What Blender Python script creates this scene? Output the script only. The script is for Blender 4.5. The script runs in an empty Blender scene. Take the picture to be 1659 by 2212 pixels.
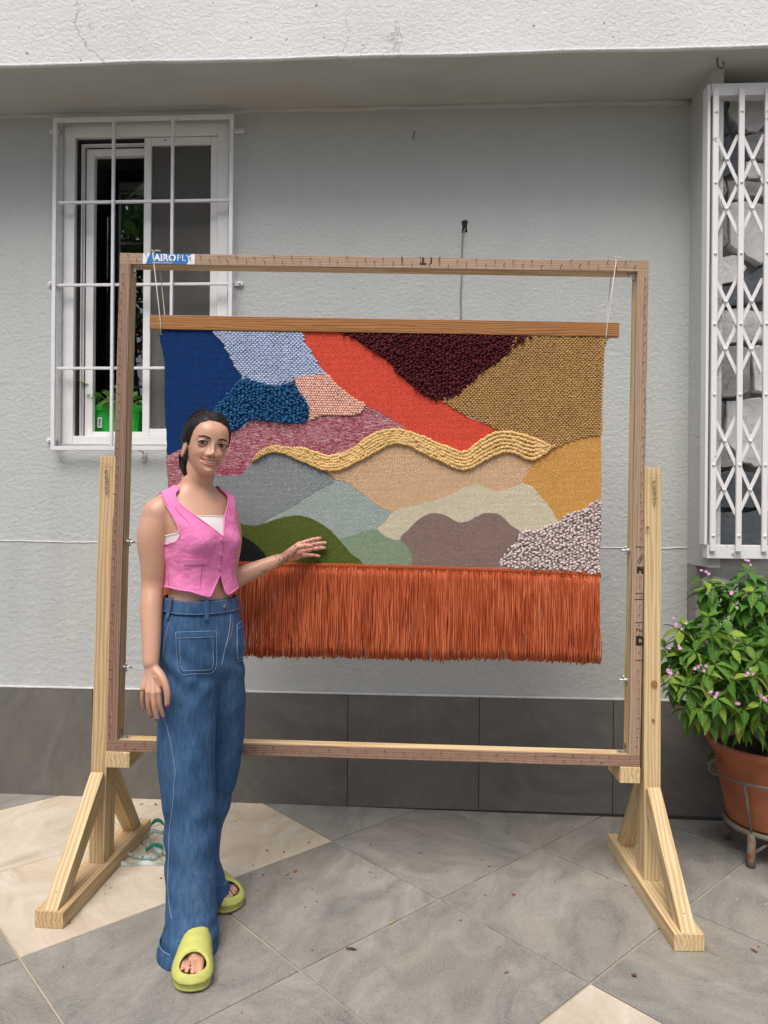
import bpy, bmesh, math, random
import numpy as np
from mathutils import Vector, Matrix
from mathutils.bvhtree import BVHTree
random.seed(7); rng = np.random.default_rng(7)
R = math.radians
sc = bpy.context.scene
COL = sc.collection

# ------------------------------------------------------------------ camera
FPX, CX, CY, CAMH = 1534.0, 829.5, 1106.0, 1.35      # focal length in pixels of a 1659 x 2212 view
YAW, ROLL = R(3.0), R(0.45)
cam = bpy.data.cameras.new('camera'); camo = bpy.data.objects.new('camera', cam); COL.objects.link(camo)
cam.sensor_fit = 'VERTICAL'; cam.sensor_height = 36.0; cam.lens = FPX / 2212 * 36.0
cam.clip_start = 0.05; cam.clip_end = 500
camo.matrix_world = Matrix.Translation((0, 0, CAMH)) @ Matrix.Rotation(YAW, 4, 'Z') @ Matrix.Rotation(R(90), 4, 'X') @ Matrix.Rotation(ROLL, 4, 'Z')
sc.camera = camo

# ------------------------------------------------------------------ sky, sun, exposure
SUN_EL, SUN_AZ = R(61), R(-14)       # azimuth: from behind the camera, a little to the left
w = bpy.data.worlds.new('World'); sc.world = w; w.use_nodes = True
nt = w.node_tree; bg = nt.nodes['Background']
sky = nt.nodes.new('ShaderNodeTexSky'); sky.sky_type = 'NISHITA'; sky.sun_disc = False
sky.sun_elevation = SUN_EL; sky.sun_rotation = math.pi + SUN_AZ * -1
sky.air_density = 0.7; sky.dust_density = 4.0; sky.ozone_density = 0.6
nt.links.new(sky.outputs[0], bg.inputs[0]); bg.inputs[1].default_value = 0.13
sun = bpy.data.lights.new('sun', 'SUN'); suno = bpy.data.objects.new('sun', sun); COL.objects.link(suno)
sun.energy = 1.5; sun.angle = R(32); sun.color = (1.0, 0.97, 0.93)
sdir = Vector((math.sin(SUN_AZ) * math.cos(SUN_EL), -math.cos(SUN_AZ) * math.cos(SUN_EL), math.sin(SUN_EL)))
suno.rotation_euler = sdir.to_track_quat('Z', 'Y').to_euler(); suno.location = sdir * 20
sc.view_settings.view_transform = 'Standard'; sc.view_settings.look = 'None'
sc.view_settings.exposure = 0.68; sc.view_settings.gamma = 1.0; sc.view_settings.use_curve_mapping = False
sc.cycles.max_bounces = 8; sc.cycles.transparent_max_bounces = 12

# ------------------------------------------------------------------ measuring helpers
TILT = math.tan(R(0.5))              # the yard falls a little to the right for drainage
def gz(x): return -TILT * x
def ray(u, v):
    x = (u - CX) / FPX; y = -(v - CY) / FPX
    c, s = math.cos(ROLL), math.sin(ROLL); xr = c * x - s * y; yr = s * x + c * y
    c, s = math.cos(YAW), math.sin(YAW)
    return np.array([c * xr - s, s * xr + c, yr])
CAM = np.array([0, 0, CAMH])
def at(u, v, Y): r = ray(u, v); return CAM + r * (Y / r[1])
def onfloor(u, v, h=0.0):
    r = ray(u, v); t = (h - CAMH) / (r[2] + TILT * r[0]); return CAM + r * t

# ------------------------------------------------------------------ object helpers
WL = {}
def thing(name, label, cat, loc=(0, 0, 0), group=None):
    o = bpy.data.objects.new(name, None); COL.objects.link(o); o.location = loc; o.empty_display_size = .1
    WL[o] = Vector(loc); o['label'] = label; o['category'] = cat
    if group: o['group'] = group
    return o
def tag(o, label, cat, group=None):
    o['label'] = label; o['category'] = cat
    if group: o['group'] = group
    return o
def link(name, me, mat=None, parent=None, loc=(0, 0, 0), kind=None):
    o = bpy.data.objects.new(name, me); COL.objects.link(o)
    o.location = loc
    if parent is not None: o.parent = parent
    if mat is not None and not me.materials: me.materials.append(mat)
    if kind: o['kind'] = kind
    return o
def mesh_np(name, V, F, smooth=False):
    """fast mesh: F an (m,k) int array or a list of faces"""
    me = bpy.data.meshes.new(name); V = np.asarray(V, np.float32)
    if isinstance(F, np.ndarray):
        m, k = F.shape
        me.vertices.add(len(V)); me.vertices.foreach_set('co', V.ravel())
        me.loops.add(m * k); me.loops.foreach_set('vertex_index', F.astype(np.int32).ravel())
        me.polygons.add(m); me.polygons.foreach_set('loop_start', np.arange(0, m * k, k, dtype=np.int32))
        me.update(calc_edges=True); me.validate()
    else:
        me.from_pydata(V.tolist(), [], F); me.update()
    if smooth: me.polygons.foreach_set('use_smooth', np.ones(len(me.polygons), bool))
    return me
def add(name, V, F, mat, parent=None, smooth=False, origin=None, kind=None):
    """world coordinates in; origin = the parent's place, or the base of the mesh"""
    V = np.asarray(V, float)
    if parent is not None: org = np.array(WL[parent])
    elif origin is not None: org = np.array(origin, float)
    else: org = np.array([(V[:, 0].min() + V[:, 0].max()) / 2, (V[:, 1].min() + V[:, 1].max()) / 2, V[:, 2].min()])
    o = link(name, mesh_np(name, V - org, F, smooth), mat, parent, (0, 0, 0) if parent is not None else org, kind)
    WL[o] = Vector(org); return o
class MB:
    def __init__(s): s.v = []; s.f = []; s.n = 0
    def put(s, V, F):
        V = np.asarray(V, float); s.v.append(V)
        for f in (F.tolist() if isinstance(F, np.ndarray) else F): s.f.append([i + s.n for i in f])
        s.n += len(V); return s
    def out(s): return np.concatenate(s.v), s.f
    def add(s, name, mat, parent=None, smooth=False, **k):
        V, F = s.out(); return add(name, V, F, mat, parent, smooth, **k)
BOXF = [(0, 3, 2, 1), (4, 5, 6, 7), (0, 1, 5, 4), (1, 2, 6, 5), (2, 3, 7, 6), (3, 0, 4, 7)]
def boxv(x0, x1, y0, y1, z0, z1):
    return np.array([(x0, y0, z0), (x1, y0, z0), (x1, y1, z0), (x0, y1, z0), (x0, y0, z1), (x1, y0, z1), (x1, y1, z1), (x0, y1, z1)], float)
def bev_mesh(name, sx, sy, sz, bev=.002, seg=2):
    bm = bmesh.new(); bmesh.ops.create_cube(bm, size=1.0)
    for v in bm.verts: v.co = Vector((v.co.x * sx, v.co.y * sy, v.co.z * sz))
    if bev: bmesh.ops.bevel(bm, geom=list(bm.edges), offset=bev, segments=seg, affect='EDGES', profile=.6)
    me = bpy.data.meshes.new(name); bm.to_mesh(me); bm.free()
    for p in me.polygons: p.use_smooth = False
    return me
def beam(name, p0, p1, sx, sy, mat, parent, front=(0, -1, 0), bev=.002):
    """a bar from p0 to p1, its own z along the bar; sx across, sy in depth"""
    p0, p1 = Vector(p0), Vector(p1); z = (p1 - p0); L = z.length; z.normalize()
    y = -Vector(front); y = (y - z * y.dot(z)).normalized(); x = y.cross(z)
    me = bev_mesh(name, sx, sy, L, bev)
    o = link(name, me, mat, parent); m = Matrix((x, y, z)).transposed().to_4x4()
    m.translation = (p0 + p1) / 2 - (WL[parent] if parent is not None else Vector()); o.matrix_local = m
    WL[o] = (p0 + p1) / 2
    if parent is None: o.matrix_world = m
    return o
def block(name, x0, x1, y0, y1, z0, z1, mat, parent=None, bev=.002, kind=None):
    me = bev_mesh(name, x1 - x0, y1 - y0, z1 - z0, bev)
    c = Vector(((x0 + x1) / 2, (y0 + y1) / 2, (z0 + z1) / 2))
    o = link(name, me, mat, parent, c - (WL[parent] if parent is not None else Vector()), kind); WL[o] = c; return o
def tube(path, rad, n=8, caps=True, closed=False):
    """tube along a polyline; rad number or list"""
    P = np.asarray(path, float); m = len(P)
    rad = np.broadcast_to(np.asarray(rad, float), (m,))
    T = np.roll(P, -1, 0) - np.roll(P, 1, 0) if closed else np.gradient(P, axis=0)
    T /= np.linalg.norm(T, axis=1)[:, None] + 1e-12
    up = np.array([0, 0, 1.0]) if abs(T[0][2]) < .9 else np.array([1.0, 0, 0])
    N = np.zeros_like(P); a = up - T[0] * up.dot(T[0]); N[0] = a / np.linalg.norm(a)
    for i in range(1, m):
        a = N[i - 1] - T[i] * N[i - 1].dot(T[i]); N[i] = a / (np.linalg.norm(a) + 1e-12)
    B = np.cross(T, N); th = np.linspace(0, 2 * np.pi, n, endpoint=False)
    V = (P[:, None] + rad[:, None, None] * (np.cos(th)[None, :, None] * N[:, None] + np.sin(th)[None, :, None] * B[:, None])).reshape(-1, 3)
    F = []
    for i in range(m if closed else m - 1):
        j = (i + 1) % m
        for k in range(n): F.append((i * n + k, i * n + (k + 1) % n, j * n + (k + 1) % n, j * n + k))
    if caps and not closed: F.append(tuple(range(n))[::-1]); F.append(tuple(range((m - 1) * n, m * n)))
    return V, F
def crom(pts, n=8, closed=False):
    P = [np.asarray(p, float) for p in pts]; out = []; m = len(P)
    for i in range(m if closed else m - 1):
        if closed: p0, p1, p2, p3 = P[i - 1], P[i], P[(i + 1) % m], P[(i + 2) % m]
        else: p0, p1, p2, p3 = P[max(i - 1, 0)], P[i], P[i + 1], P[min(i + 2, m - 1)]
        for k in range(n):
            t = k / n
            out.append(.5 * (2 * p1 + (p2 - p0) * t + (2 * p0 - 5 * p1 + 4 * p2 - p3) * t * t + (3 * p1 - p0 - 3 * p2 + p3) * t ** 3))
    if not closed: out.append(P[-1])
    return np.array(out)
def inpoly(x, y, P):
    P = np.asarray(P); ins = np.zeros(x.shape, bool); j = len(P) - 1
    for i in range(len(P)):
        c = (P[i, 1] > y) != (P[j, 1] > y)
        with np.errstate(divide='ignore', invalid='ignore'):
            c &= x < (P[j, 0] - P[i, 0]) * (y - P[i, 1]) / (P[j, 1] - P[i, 1] + 1e-15) + P[i, 0]
        ins ^= c; j = i
    return ins
def text_mesh(txt, size, M, extrude=.0004, weight=0.0, shear=0.0, spacing=1.0):
    cu = bpy.data.curves.new('lettering', 'FONT'); cu.body = txt; cu.size = size; cu.extrude = extrude; cu.offset = weight; cu.shear = shear
    cu.align_x = 'CENTER'; cu.align_y = 'CENTER'; cu.space_character = spacing; cu.resolution_u = 3
    o = bpy.data.objects.new('lettering', cu); COL.objects.link(o)
    dg = bpy.context.evaluated_depsgraph_get(); me = bpy.data.meshes.new_from_object(o.evaluated_get(dg))
    bpy.data.objects.remove(o); me.materials.clear(); me.transform(M); return me

# ------------------------------------------------------------------ material helpers
class NT:
    def __init__(s, name):
        s.m = bpy.data.materials.new(name); s.m.use_nodes = True; s.t = s.m.node_tree; s.b = s.t.nodes['Principled BSDF']
        s.out = s.t.nodes['Material Output']
    def n(s, kind, **k):
        o = s.t.nodes.new('ShaderNode' + kind)
        for a, v in k.items():
            if a.startswith('i_'): o.inputs[a[2:].replace('_', ' ')].default_value = v
            else: setattr(o, a, v)
        return o
    def l(s, a, b): s.t.links.new(a, b)
    def coords(s, scale=(1, 1, 1), rot=(0, 0, 0), rnd=0.0, kind='Object'):
        tc = s.n('TexCoord'); mp = s.n('Mapping'); mp.inputs['Scale'].default_value = scale; mp.inputs['Rotation'].default_value = rot
        s.l(tc.outputs[kind], mp.inputs[0])
        if rnd:
            oi = s.n('ObjectInfo'); mu = s.n('Math', operation='MULTIPLY'); mu.inputs[1].default_value = rnd
            s.l(oi.outputs['Random'], mu.inputs[0]); cb = s.n('CombineXYZ')
            for i in range(3): s.l(mu.outputs[0], cb.inputs[i])
            s.l(cb.outputs[0], mp.inputs['Location'])
        return mp.outputs[0]
    def noise(s, co, scale=5, detail=5, rough=.55, dist=0.0):
        o = s.n('TexNoise'); o.inputs['Scale'].default_value = scale; o.inputs['Detail'].default_value = detail
        o.inputs['Roughness'].default_value = rough; o.inputs['Distortion'].default_value = dist; s.l(co, o.inputs['Vector']); return o.outputs['Fac']
    def ramp(s, fac, stops):
        r = s.n('ValToRGB'); e = r.color_ramp.elements
        while len(e) < len(stops): e.new(.5)
        for q, (p, c) in zip(e, stops): q.position = p; q.color = (*c, 1) if len(c) == 3 else c
        s.l(fac, r.inputs[0]); return r.outputs[0]
    def mix(s, fac, a, b, mode='MIX'):
        o = s.n('Mix', data_type='RGBA', blend_type=mode)
        for sock, v in ((o.inputs[0], fac), (o.inputs[6], a), (o.inputs[7], b)):
            if isinstance(v, (int, float)): sock.default_value = v
            elif isinstance(v, tuple): sock.default_value = (*v, 1) if len(v) == 3 else v
            else: s.l(v, sock)
        return o.outputs[2]
    def math(s, op, a, b=None, c=None):
        o = s.n('Math', operation=op)
        for i, v in enumerate((a, b, c)):
            if v is None: continue
            if isinstance(v, (int, float)): o.inputs[i].default_value = v
            else: s.l(v, o.inputs[i])
        return o.outputs[0]
    def bump(s, h, strength=.3, dist=.002, prev=None):
        o = s.n('Bump'); o.inputs['Strength'].default_value = strength; o.inputs['Distance'].default_value = dist
        s.l(h, o.inputs['Height'])
        if prev is not None: s.l(prev, o.inputs['Normal'])
        return o.outputs[0]
    def done(s, color=None, rough=.6, normal=None, metal=0.0, spec=.4, **k):
        b = s.b
        if color is not None:
            if isinstance(color, tuple): b.inputs['Base Color'].default_value = (*color, 1)
            else: s.l(color, b.inputs['Base Color'])
        if isinstance(rough, (int, float)): b.inputs['Roughness'].default_value = rough
        else: s.l(rough, b.inputs['Roughness'])
        b.inputs['Metallic'].default_value = metal; b.inputs['Specular IOR Level'].default_value = spec
        if normal is not None: s.l(normal, b.inputs['Normal'])
        for a, v in k.items(): b.inputs[a].default_value = v
        return s.m
def plain(name, c, rough=.6, var=.12, scale=30, bump=0.0, metal=0.0, spec=.4, bd=.002):
    t = NT(name); co = t.coords(rnd=3.0); f = t.noise(co, scale, 4)
    lo = tuple(x * (1 - var) for x in c); hi = tuple(min(1, x * (1 + var)) for x in c)
    col = t.ramp(f, [(.3, lo), (.7, hi)])
    return t.done(col, rough, t.bump(t.noise(co, scale * 3, 3), bump, bd) if bump else None, metal, spec)
def wood(name, c1, c2, c3, scale=1.0, rough=.6):
    """long grain along the object's own z"""
    t = NT(name); co = t.coords((1, 1, .07), rnd=9.0)
    warp = t.noise(co, 6 * scale, 2)
    w1 = t.n('TexWave', wave_type='BANDS', bands_direction='X'); w1.inputs['Scale'].default_value = 22 * scale
    w1.inputs['Distortion'].default_value = 9; w1.inputs['Detail'].default_value = 3; w1.inputs['Detail Scale'].default_value = 1.2
    t.l(co, w1.inputs['Vector'])
    fine = t.noise(t.coords((1, 1, .02), rnd=9.0), 160 * scale, 3)
    f = t.math('ADD', t.math('MULTIPLY', w1.outputs['Fac'], .5), t.math('ADD', t.math('MULTIPLY', warp, .35), t.math('MULTIPLY', fine, .25)))
    col = t.ramp(f, [(.25, c1), (.55, c2), (.85, c3)])
    big = t.noise(t.coords((1, 1, .3), rnd=5.0), 7, 3); col = t.mix(t.math('MULTIPLY', big, .35), col, c1)
    return t.done(col, rough, t.bump(fine, .15, .001), spec=.35)
# ------------------------------------------------------------------ materials of the place
def stucco(name, c, coarse=1.0, cracks=False, dirt=.15):
    t = NT(name); co = t.coords()
    big = t.noise(co, 1.3, 4); mid = t.noise(co, 9, 5, .6)
    col = t.mix(t.math('MULTIPLY', big, dirt * 2), c, tuple(x * .78 for x in c))
    col = t.mix(t.math('MULTIPLY', t.ramp(mid, [(.45, (0, 0, 0)), (.75, (1, 1, 1))]), dirt), col, tuple(x * .7 for x in c))
    drip = t.noise(t.coords((2.2, 2.2, .22)), 2.4, 5, .6); col = t.mix(t.math('MULTIPLY', t.ramp(drip, [(.48, (0, 0, 0)), (.72, (1, 1, 1))]), dirt * .9), col, tuple(x * .66 for x in c)); patch = t.noise(co, .9, 2); col = t.mix(t.math('MULTIPLY', t.ramp(patch, [(.5, (0, 0, 0)), (.56, (1, 1, 1))]), dirt * .7), col, (c[0] * 1.08, c[1] * 1.02, c[2] * .92))
    pits = t.noise(co, 55 / coarse, 3, .5, .4); grain = t.noise(co, 150 / coarse, 4, .6)
    blob = t.noise(t.coords((1, 1, 1.3)), 42 / coarse, 4, .6, .3)
    h = t.math('ADD', t.math('MULTIPLY', t.ramp(blob, [(.35, (0, 0, 0)), (.66, (1, 1, 1))]), .55), t.math('ADD', t.math('MULTIPLY', pits, 1.1), t.math('MULTIPLY', grain, .5)))
    if cracks:
        v = t.n('TexVoronoi', feature='DISTANCE_TO_EDGE'); v.inputs['Scale'].default_value = 1.15
        wob = t.n('TexNoise'); wob.inputs['Scale'].default_value = 3.5; wob.inputs['Detail'].default_value = 6; t.l(co, wob.inputs['Vector'])
        va = t.n('VectorMath', operation='MULTIPLY_ADD'); t.l(wob.outputs['Color'], va.inputs[0]); va.inputs[1].default_value = (.35, .35, .35); t.l(co, va.inputs[2])
        t.l(va.outputs[0], v.inputs['Vector'])
        line = t.ramp(v.outputs['Distance'], [(0, (1, 1, 1)), (.0045, (0, 0, 0))])
        line = t.math('MULTIPLY', line, t.ramp(t.noise(co, 2.1, 2), [(.45, (0, 0, 0)), (.6, (1, 1, 1))]))
        col = t.mix(t.math('MULTIPLY', line, .55), col, (.16, .15, .13))
        spots = t.ramp(t.noise(co, 38, 2, .4), [(.735, (0, 0, 0)), (.77, (1, 1, 1))]); col = t.mix(t.math('MULTIPLY', spots, .75), col, (.12, .11, .1))
    return t.done(col, .85, t.bump(h, .48, .005), spec=.25)
M_WALL = stucco('grey_stucco', (.495, .515, .498), 1.0)
M_WALLB = stucco('grey_stucco_lower', (.49, .507, .492), 1.25, dirt=.25)
M_BEAM = stucco('white_stucco', (.67, .68, .67), .8, cracks=True, dirt=.12)
def smooth_plaster():
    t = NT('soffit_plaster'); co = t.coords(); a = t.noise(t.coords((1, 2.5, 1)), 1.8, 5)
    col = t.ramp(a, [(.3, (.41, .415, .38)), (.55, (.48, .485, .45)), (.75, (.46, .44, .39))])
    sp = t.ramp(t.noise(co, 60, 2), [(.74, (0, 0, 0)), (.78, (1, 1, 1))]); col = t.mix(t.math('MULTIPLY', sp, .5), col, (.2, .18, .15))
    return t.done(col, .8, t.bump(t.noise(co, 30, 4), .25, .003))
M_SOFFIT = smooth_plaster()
def slate(name, c0, c1, c2, vein, rough=.5, scale=1.0, bump=.35):
    t = NT(name); oi = t.n('ObjectInfo')
    tc = t.n('TexCoord'); rot = t.n('VectorRotate', rotation_type='Z_AXIS')
    an = t.math('MULTIPLY', t.math('FLOOR', t.math('MULTIPLY', oi.outputs['Random'], 4)), math.pi / 2); an = t.math('ADD', an, .35)
    t.l(tc.outputs['Object'], rot.inputs['Vector']); t.l(an, rot.inputs['Angle'])
    mp = t.n('Mapping'); mp.inputs['Scale'].default_value = (1, 2.0, 1); t.l(rot.outputs[0], mp.inputs[0])
    cb = t.n('CombineXYZ'); rr = t.math('MULTIPLY', oi.outputs['Random'], 37.0)
    for i in range(3): t.l(rr, cb.inputs[i])
    t.l(cb.outputs[0], mp.inputs['Location']); co = mp.outputs[0]
    f = t.noise(co, 3.2 * scale, 8, .62, 1.2); g = t.noise(co, 14 * scale, 6, .65, .6)
    col = t.ramp(f, [(.3, c0), (.5, c1), (.68, c2)])
    r = t.ramp(g, [(.52, (0, 0, 0)), (.72, (1, 1, 1))]); col = t.mix(t.math('MULTIPLY', r, .20), col, vein); br = t.noise(t.coords((1, 1, 1), rnd=3.0), 2.6, 4, .6); col = t.mix(t.math('MULTIPLY', t.ramp(br, [(.45, (0, 0, 0)), (.68, (1, 1, 1))]), .30), col, (c1[0] * 1.12, c1[1] * .95, c1[2] * .75))
    mp2 = t.n('Mapping'); mp2.inputs['Scale'].default_value = (1, 4.5, 1); t.l(rot.outputs[0], mp2.inputs[0]); t.l(cb.outputs[0], mp2.inputs['Location'])
    w = t.noise(mp2.outputs[0], 4.5 * scale, 7, .6, 2.2)
    ln = t.ramp(t.math('ABSOLUTE', t.math('SUBTRACT', w, .5)), [(0, (1, 1, 1)), (.018, (0, 0, 0))]); ln = t.math('MULTIPLY', ln, t.ramp(f, [(.45, (0, 0, 0)), (.6, (1, 1, 1))]))
    col = t.mix(t.math('MULTIPLY', ln, .14), col, tuple(x * .45 for x in c0))
    sp = t.noise(t.coords((1, 1, 1), rnd=7.0), 160, 3, .7); col = t.mix(t.math('MULTIPLY', t.ramp(sp, [(.35, (0, 0, 0)), (.7, (1, 1, 1))]), .42), col, vein)
    hh = t.math('ADD', t.math('MULTIPLY', g, .7), t.math('ADD', t.math('MULTIPLY', ln, -.22), t.math('MULTIPLY', sp, .25)))
    rg = t.math('ADD', t.math('MULTIPLY', g, .3), rough - .15)
    return t.done(col, rg, t.bump(hh, bump, .004), spec=.35)
M_TILE_G = slate('slate_floor', (.112, .114, .108), (.205, .198, .178), (.30, .285, .25), (.42, .41, .345), bump=.5)
M_TILE_B = slate('beige_floor', (.42, .36, .27), (.56, .50, .40), (.66, .61, .52), (.40, .33, .23))
M_DADO = slate('dark_wall_slate', (.085, .082, .074), (.118, .112, .100), (.155, .146, .130), (.20, .19, .17), rough=.45, bump=.35)
def grout():
    t = NT('grout'); co = t.coords(); f = t.noise(co, 1.7, 4, .6); return t.done(t.ramp(f, [(.33, (.035, .032, .028)), (.40, (.34, .29, .22)), (.7, (.48, .42, .33))]), .9, t.bump(t.noise(co, 60, 3), .4, .003))
M_GROUT = grout()
M_GROUTD = plain('dark_grout', (.10, .095, .085), .9, .2, 20)
M_WHITEPAINT = plain('white_paint', (.72, .71, .72), .45, .06, 25, .05)
M_UPVC = plain('white_window_plastic', (.76, .76, .74), .35, .05, 12)
M_RIDGE = plain('ridge_paint', (.56, .565, .55), .8, .12, 30, .3); M_RUBBER = plain('black_rubber', (.02, .02, .025), .6)
M_STEEL = plain('zinc_steel', (.55, .55, .56), .35, .1, 40, metal=.9)
def rusty(name, paint, amount=.5, metal=0.0):
    t = NT(name); co = t.coords(rnd=4.0); f = t.noise(co, 24, 6, .7); g = t.noise(co, 6, 3)
    r = t.ramp(t.math('ADD', t.math('MULTIPLY', f, .6), t.math('MULTIPLY', g, .4)), [(.62 - amount * .3, (0, 0, 0)), (.68 - amount * .25, (1, 1, 1))])
    rust = t.ramp(t.noise(co, 70, 4), [(.3, (.09, .035, .015)), (.7, (.30, .13, .05))])
    return t.done(t.mix(r, paint, rust), .65, t.bump(f, .3, .002))
M_GATE = rusty('gate_paint', (.72, .71, .70), -.12)
M_GATE_RUST = rusty('gate_paint_rusting', (.72, .71, .70), .16)
M_STAND = rusty('weathered_iron', (.17, .15, .12), .35)

# ------------------------------------------------------------------ the yard floor
YW = 3.25                                            # the house wall's plane
def sheet(name, z, x0, x1, y0, y1, mat):
    V = [(x0, y0, gz(x0) + z), (x1, y0, gz(x1) + z), (x1, y1, gz(x1) + z), (x0, y1, gz(x0) + z)]
    return add(name, V, [(0, 1, 2, 3)], mat, origin=(0, 0, z))
ground = sheet('ground', -.05, -60, 60, -80, 60, plain('packed_earth', (.20, .18, .15), .9, .2, 1.5)); ground['kind'] = 'structure'
floor = sheet('yard_floor', -.006, -5, 5, -3.2, YW + .02, M_GROUT); floor['kind'] = 'structure'
LB, LA, LBV = np.array([.072, 2.486]), np.array([.4255, -.4065]), np.array([.4165, .4155])   # one joint crossing, the two joint directions
def lat(i, j): return LB + LA * i + LBV * j
def clip_poly(P, ymax):
    out = []
    for k in range(len(P)):
        a, b = P[k], P[(k + 1) % len(P)]
        if a[1] <= ymax: out.append(a)
        if (a[1] <= ymax) != (b[1] <= ymax):
            t = (ymax - a[1]) / (b[1] - a[1]); out.append(a + (b - a) * t)
    return out
def tile_piece(name, poly, z0, z1, mat, parent, bev=.0025):
    P = np.array(poly); c = P.mean(0); n = len(P)
    inn = []
    for k in range(n):
        d = P[k] - c; inn.append(P[k] - d / np.linalg.norm(d) * bev * 1.4)
    ctr = np.array([c[0], c[1], gz(c[0])])
    rows = [(P, z0), (P, z1 - bev), (np.array(inn), z1)]
    V = np.array([[x, y, gz(x) + z] for Q, z in rows for x, y in Q]) - ctr
    F = [tuple(range(2 * n, 3 * n))] + [(r * n + k, r * n + (k + 1) % n, (r + 1) * n + (k + 1) % n, (r + 1) * n + k) for r in range(2) for k in range(n)]
    o = link(name, mesh_np(name, V, F), mat, parent, Vector(ctr) - WL[parent]); return o
G = .0035
for i in range(-8, 9):
    for j in range(-10, 9):
        P = [lat(i, j), lat(i + 1, j), lat(i + 1, j + 1), lat(i, j + 1)]
        c = sum(P) / 4
        if abs(c[0]) > 4.3 or c[1] < -2.2: continue
        a, b = LA / np.linalg.norm(LA), LBV / np.linalg.norm(LBV)
        Q = [P[0] + (a + b) * G, P[1] + (-a + b) * G, P[2] + (-a - b) * G, P[3] + (a - b) * G]
        Q = clip_poly(Q, YW - .016)
        if len(Q) < 3: continue
        dz = random.uniform(-.0008, .0008)
        beige = (i in (-2, -3) and j in (-1, -2)) or (i in (1, 2) and j in (-1, -2))
        tile_piece('floor_tile', Q, -.012, dz, M_TILE_B if beige else M_TILE_G, floor)

# ------------------------------------------------------------------ the house
XR = 1.192                                            # where the wall turns forward beside the gate
WX0, WZ1 = at(136, 270, YW)[0], at(136, 270, YW)[2]; WX1, WZ0 = at(488, 960, YW)[0], at(488, 960, YW)[2]
ZT = 3.205                                            # soffit height
house = thing('house', 'pale grey rough stucco house with overhanging white beam and dark slate base', 'house', (-1.2, YW, 0))
house_wall = MB()
for b in ((-5, WX0, YW, YW + .2, 1.2, ZT + .1), (WX1, XR, YW, YW + .2, 1.2, ZT + .1), (WX0, WX1, YW, YW + .2, WZ1, ZT + .1), (WX0, WX1, YW, YW + .2, 1.2, WZ0)):
    house_wall.put(boxv(*b), BOXF)
house_wall.add('wall', M_WALL, house)
MB().put(boxv(-5, XR, YW - .003, YW + .2, .1, 1.199), BOXF).add('lower_wall', M_WALLB, house)
# paint ridge where the two coats meet
px = np.linspace(-4.9, XR - .002, 160); pz = 1.20 + .003 * np.sin(px * 5) + .0015 * rng.standard_normal(160)
V, F = tube(np.c_[px, np.full(160, YW - .002), pz], .0038, 6); add('paint_ridge', V, F, M_RIDGE, house, True)
ret = MB(); ret.put(boxv(XR, XR + .05, 3.02, YW + .2, 1.13, ZT + .1), BOXF); ret.add('wall_return', M_WALL, house)
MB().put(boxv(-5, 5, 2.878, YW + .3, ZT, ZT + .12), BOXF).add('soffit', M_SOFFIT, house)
bm = bmesh.new(); bmesh.ops.create_grid(bm, x_segments=120, y_segments=24, size=.5)
V = np.array([(v.co.x * 10, 2.874 + .004 * math.sin(v.co.x * 61) * math.sin(v.co.y * 13), ZT - .006 + (v.co.y + .5) * 1.9 + (.005 * math.sin(v.co.x * 47) if v.co.y < -.49 else 0)) for v in bm.verts]); F = [tuple(v.index for v in f.verts) for f in bm.faces]; bm.free()
nb = len(V); V2 = np.r_[V, V[[0, 120]] + [[0, .3, 0], [0, .3, 0]]] if False else V
add('beam', V, F, M_BEAM, house, True)
MB().put(boxv(-5, 5, 2.879, 3.1, ZT + .121, ZT + 1.9), BOXF).add('beam_core', M_BEAM, house)
V, F = tube(np.c_[np.linspace(-4.9, 4.9, 120), np.full(120, 2.876), ZT - .006 + .0035 * np.sin(np.linspace(0, 70, 120)) * rng.random(120)], .009, 6); add('beam_edge', V, F, M_BEAM, house, True)
# soffit / wall joint fillet
V, F = tube(np.c_[np.linspace(-4.9, XR, 90), np.full(90, YW - .002), ZT - .004 + .003 * rng.standard_normal(90)], .014, 6); add('cornice_fillet', V, F, M_SOFFIT, house, True)
# slate base, tile by tile
xj = at(752, 1600, YW)[0]; TS = .597
k = -8
while True:
    x0 = xj + k * TS; k += 1
    if x0 > 4.4: break
    if x0 < -4.9: continue
    c = Vector((x0 + TS / 2, YW - .012, .26)); me = bev_mesh('wall_tile', TS - .003, .014, .51, .0015)
    me.transform(Matrix.Rotation(0, 4, 'X'))
    # object z of the slate pattern must face out: turn the tile's own axes
    me.transform(Matrix.Rotation(R(-90), 4, 'X')); o = link('wall_tile', me, M_DADO, house, c - WL[house]); o.rotation_euler = (R(90), 0, 0)
MB().put(boxv(-5, 5, YW - .009, YW + .1, -.05, .513), BOXF).add('tile_bed', M_GROUTD, house)
MB().put(boxv(-5, 5, YW - .021, YW + .05, .5155, .5205), BOXF).add('tile_cap', M_RIDGE, house)
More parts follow.
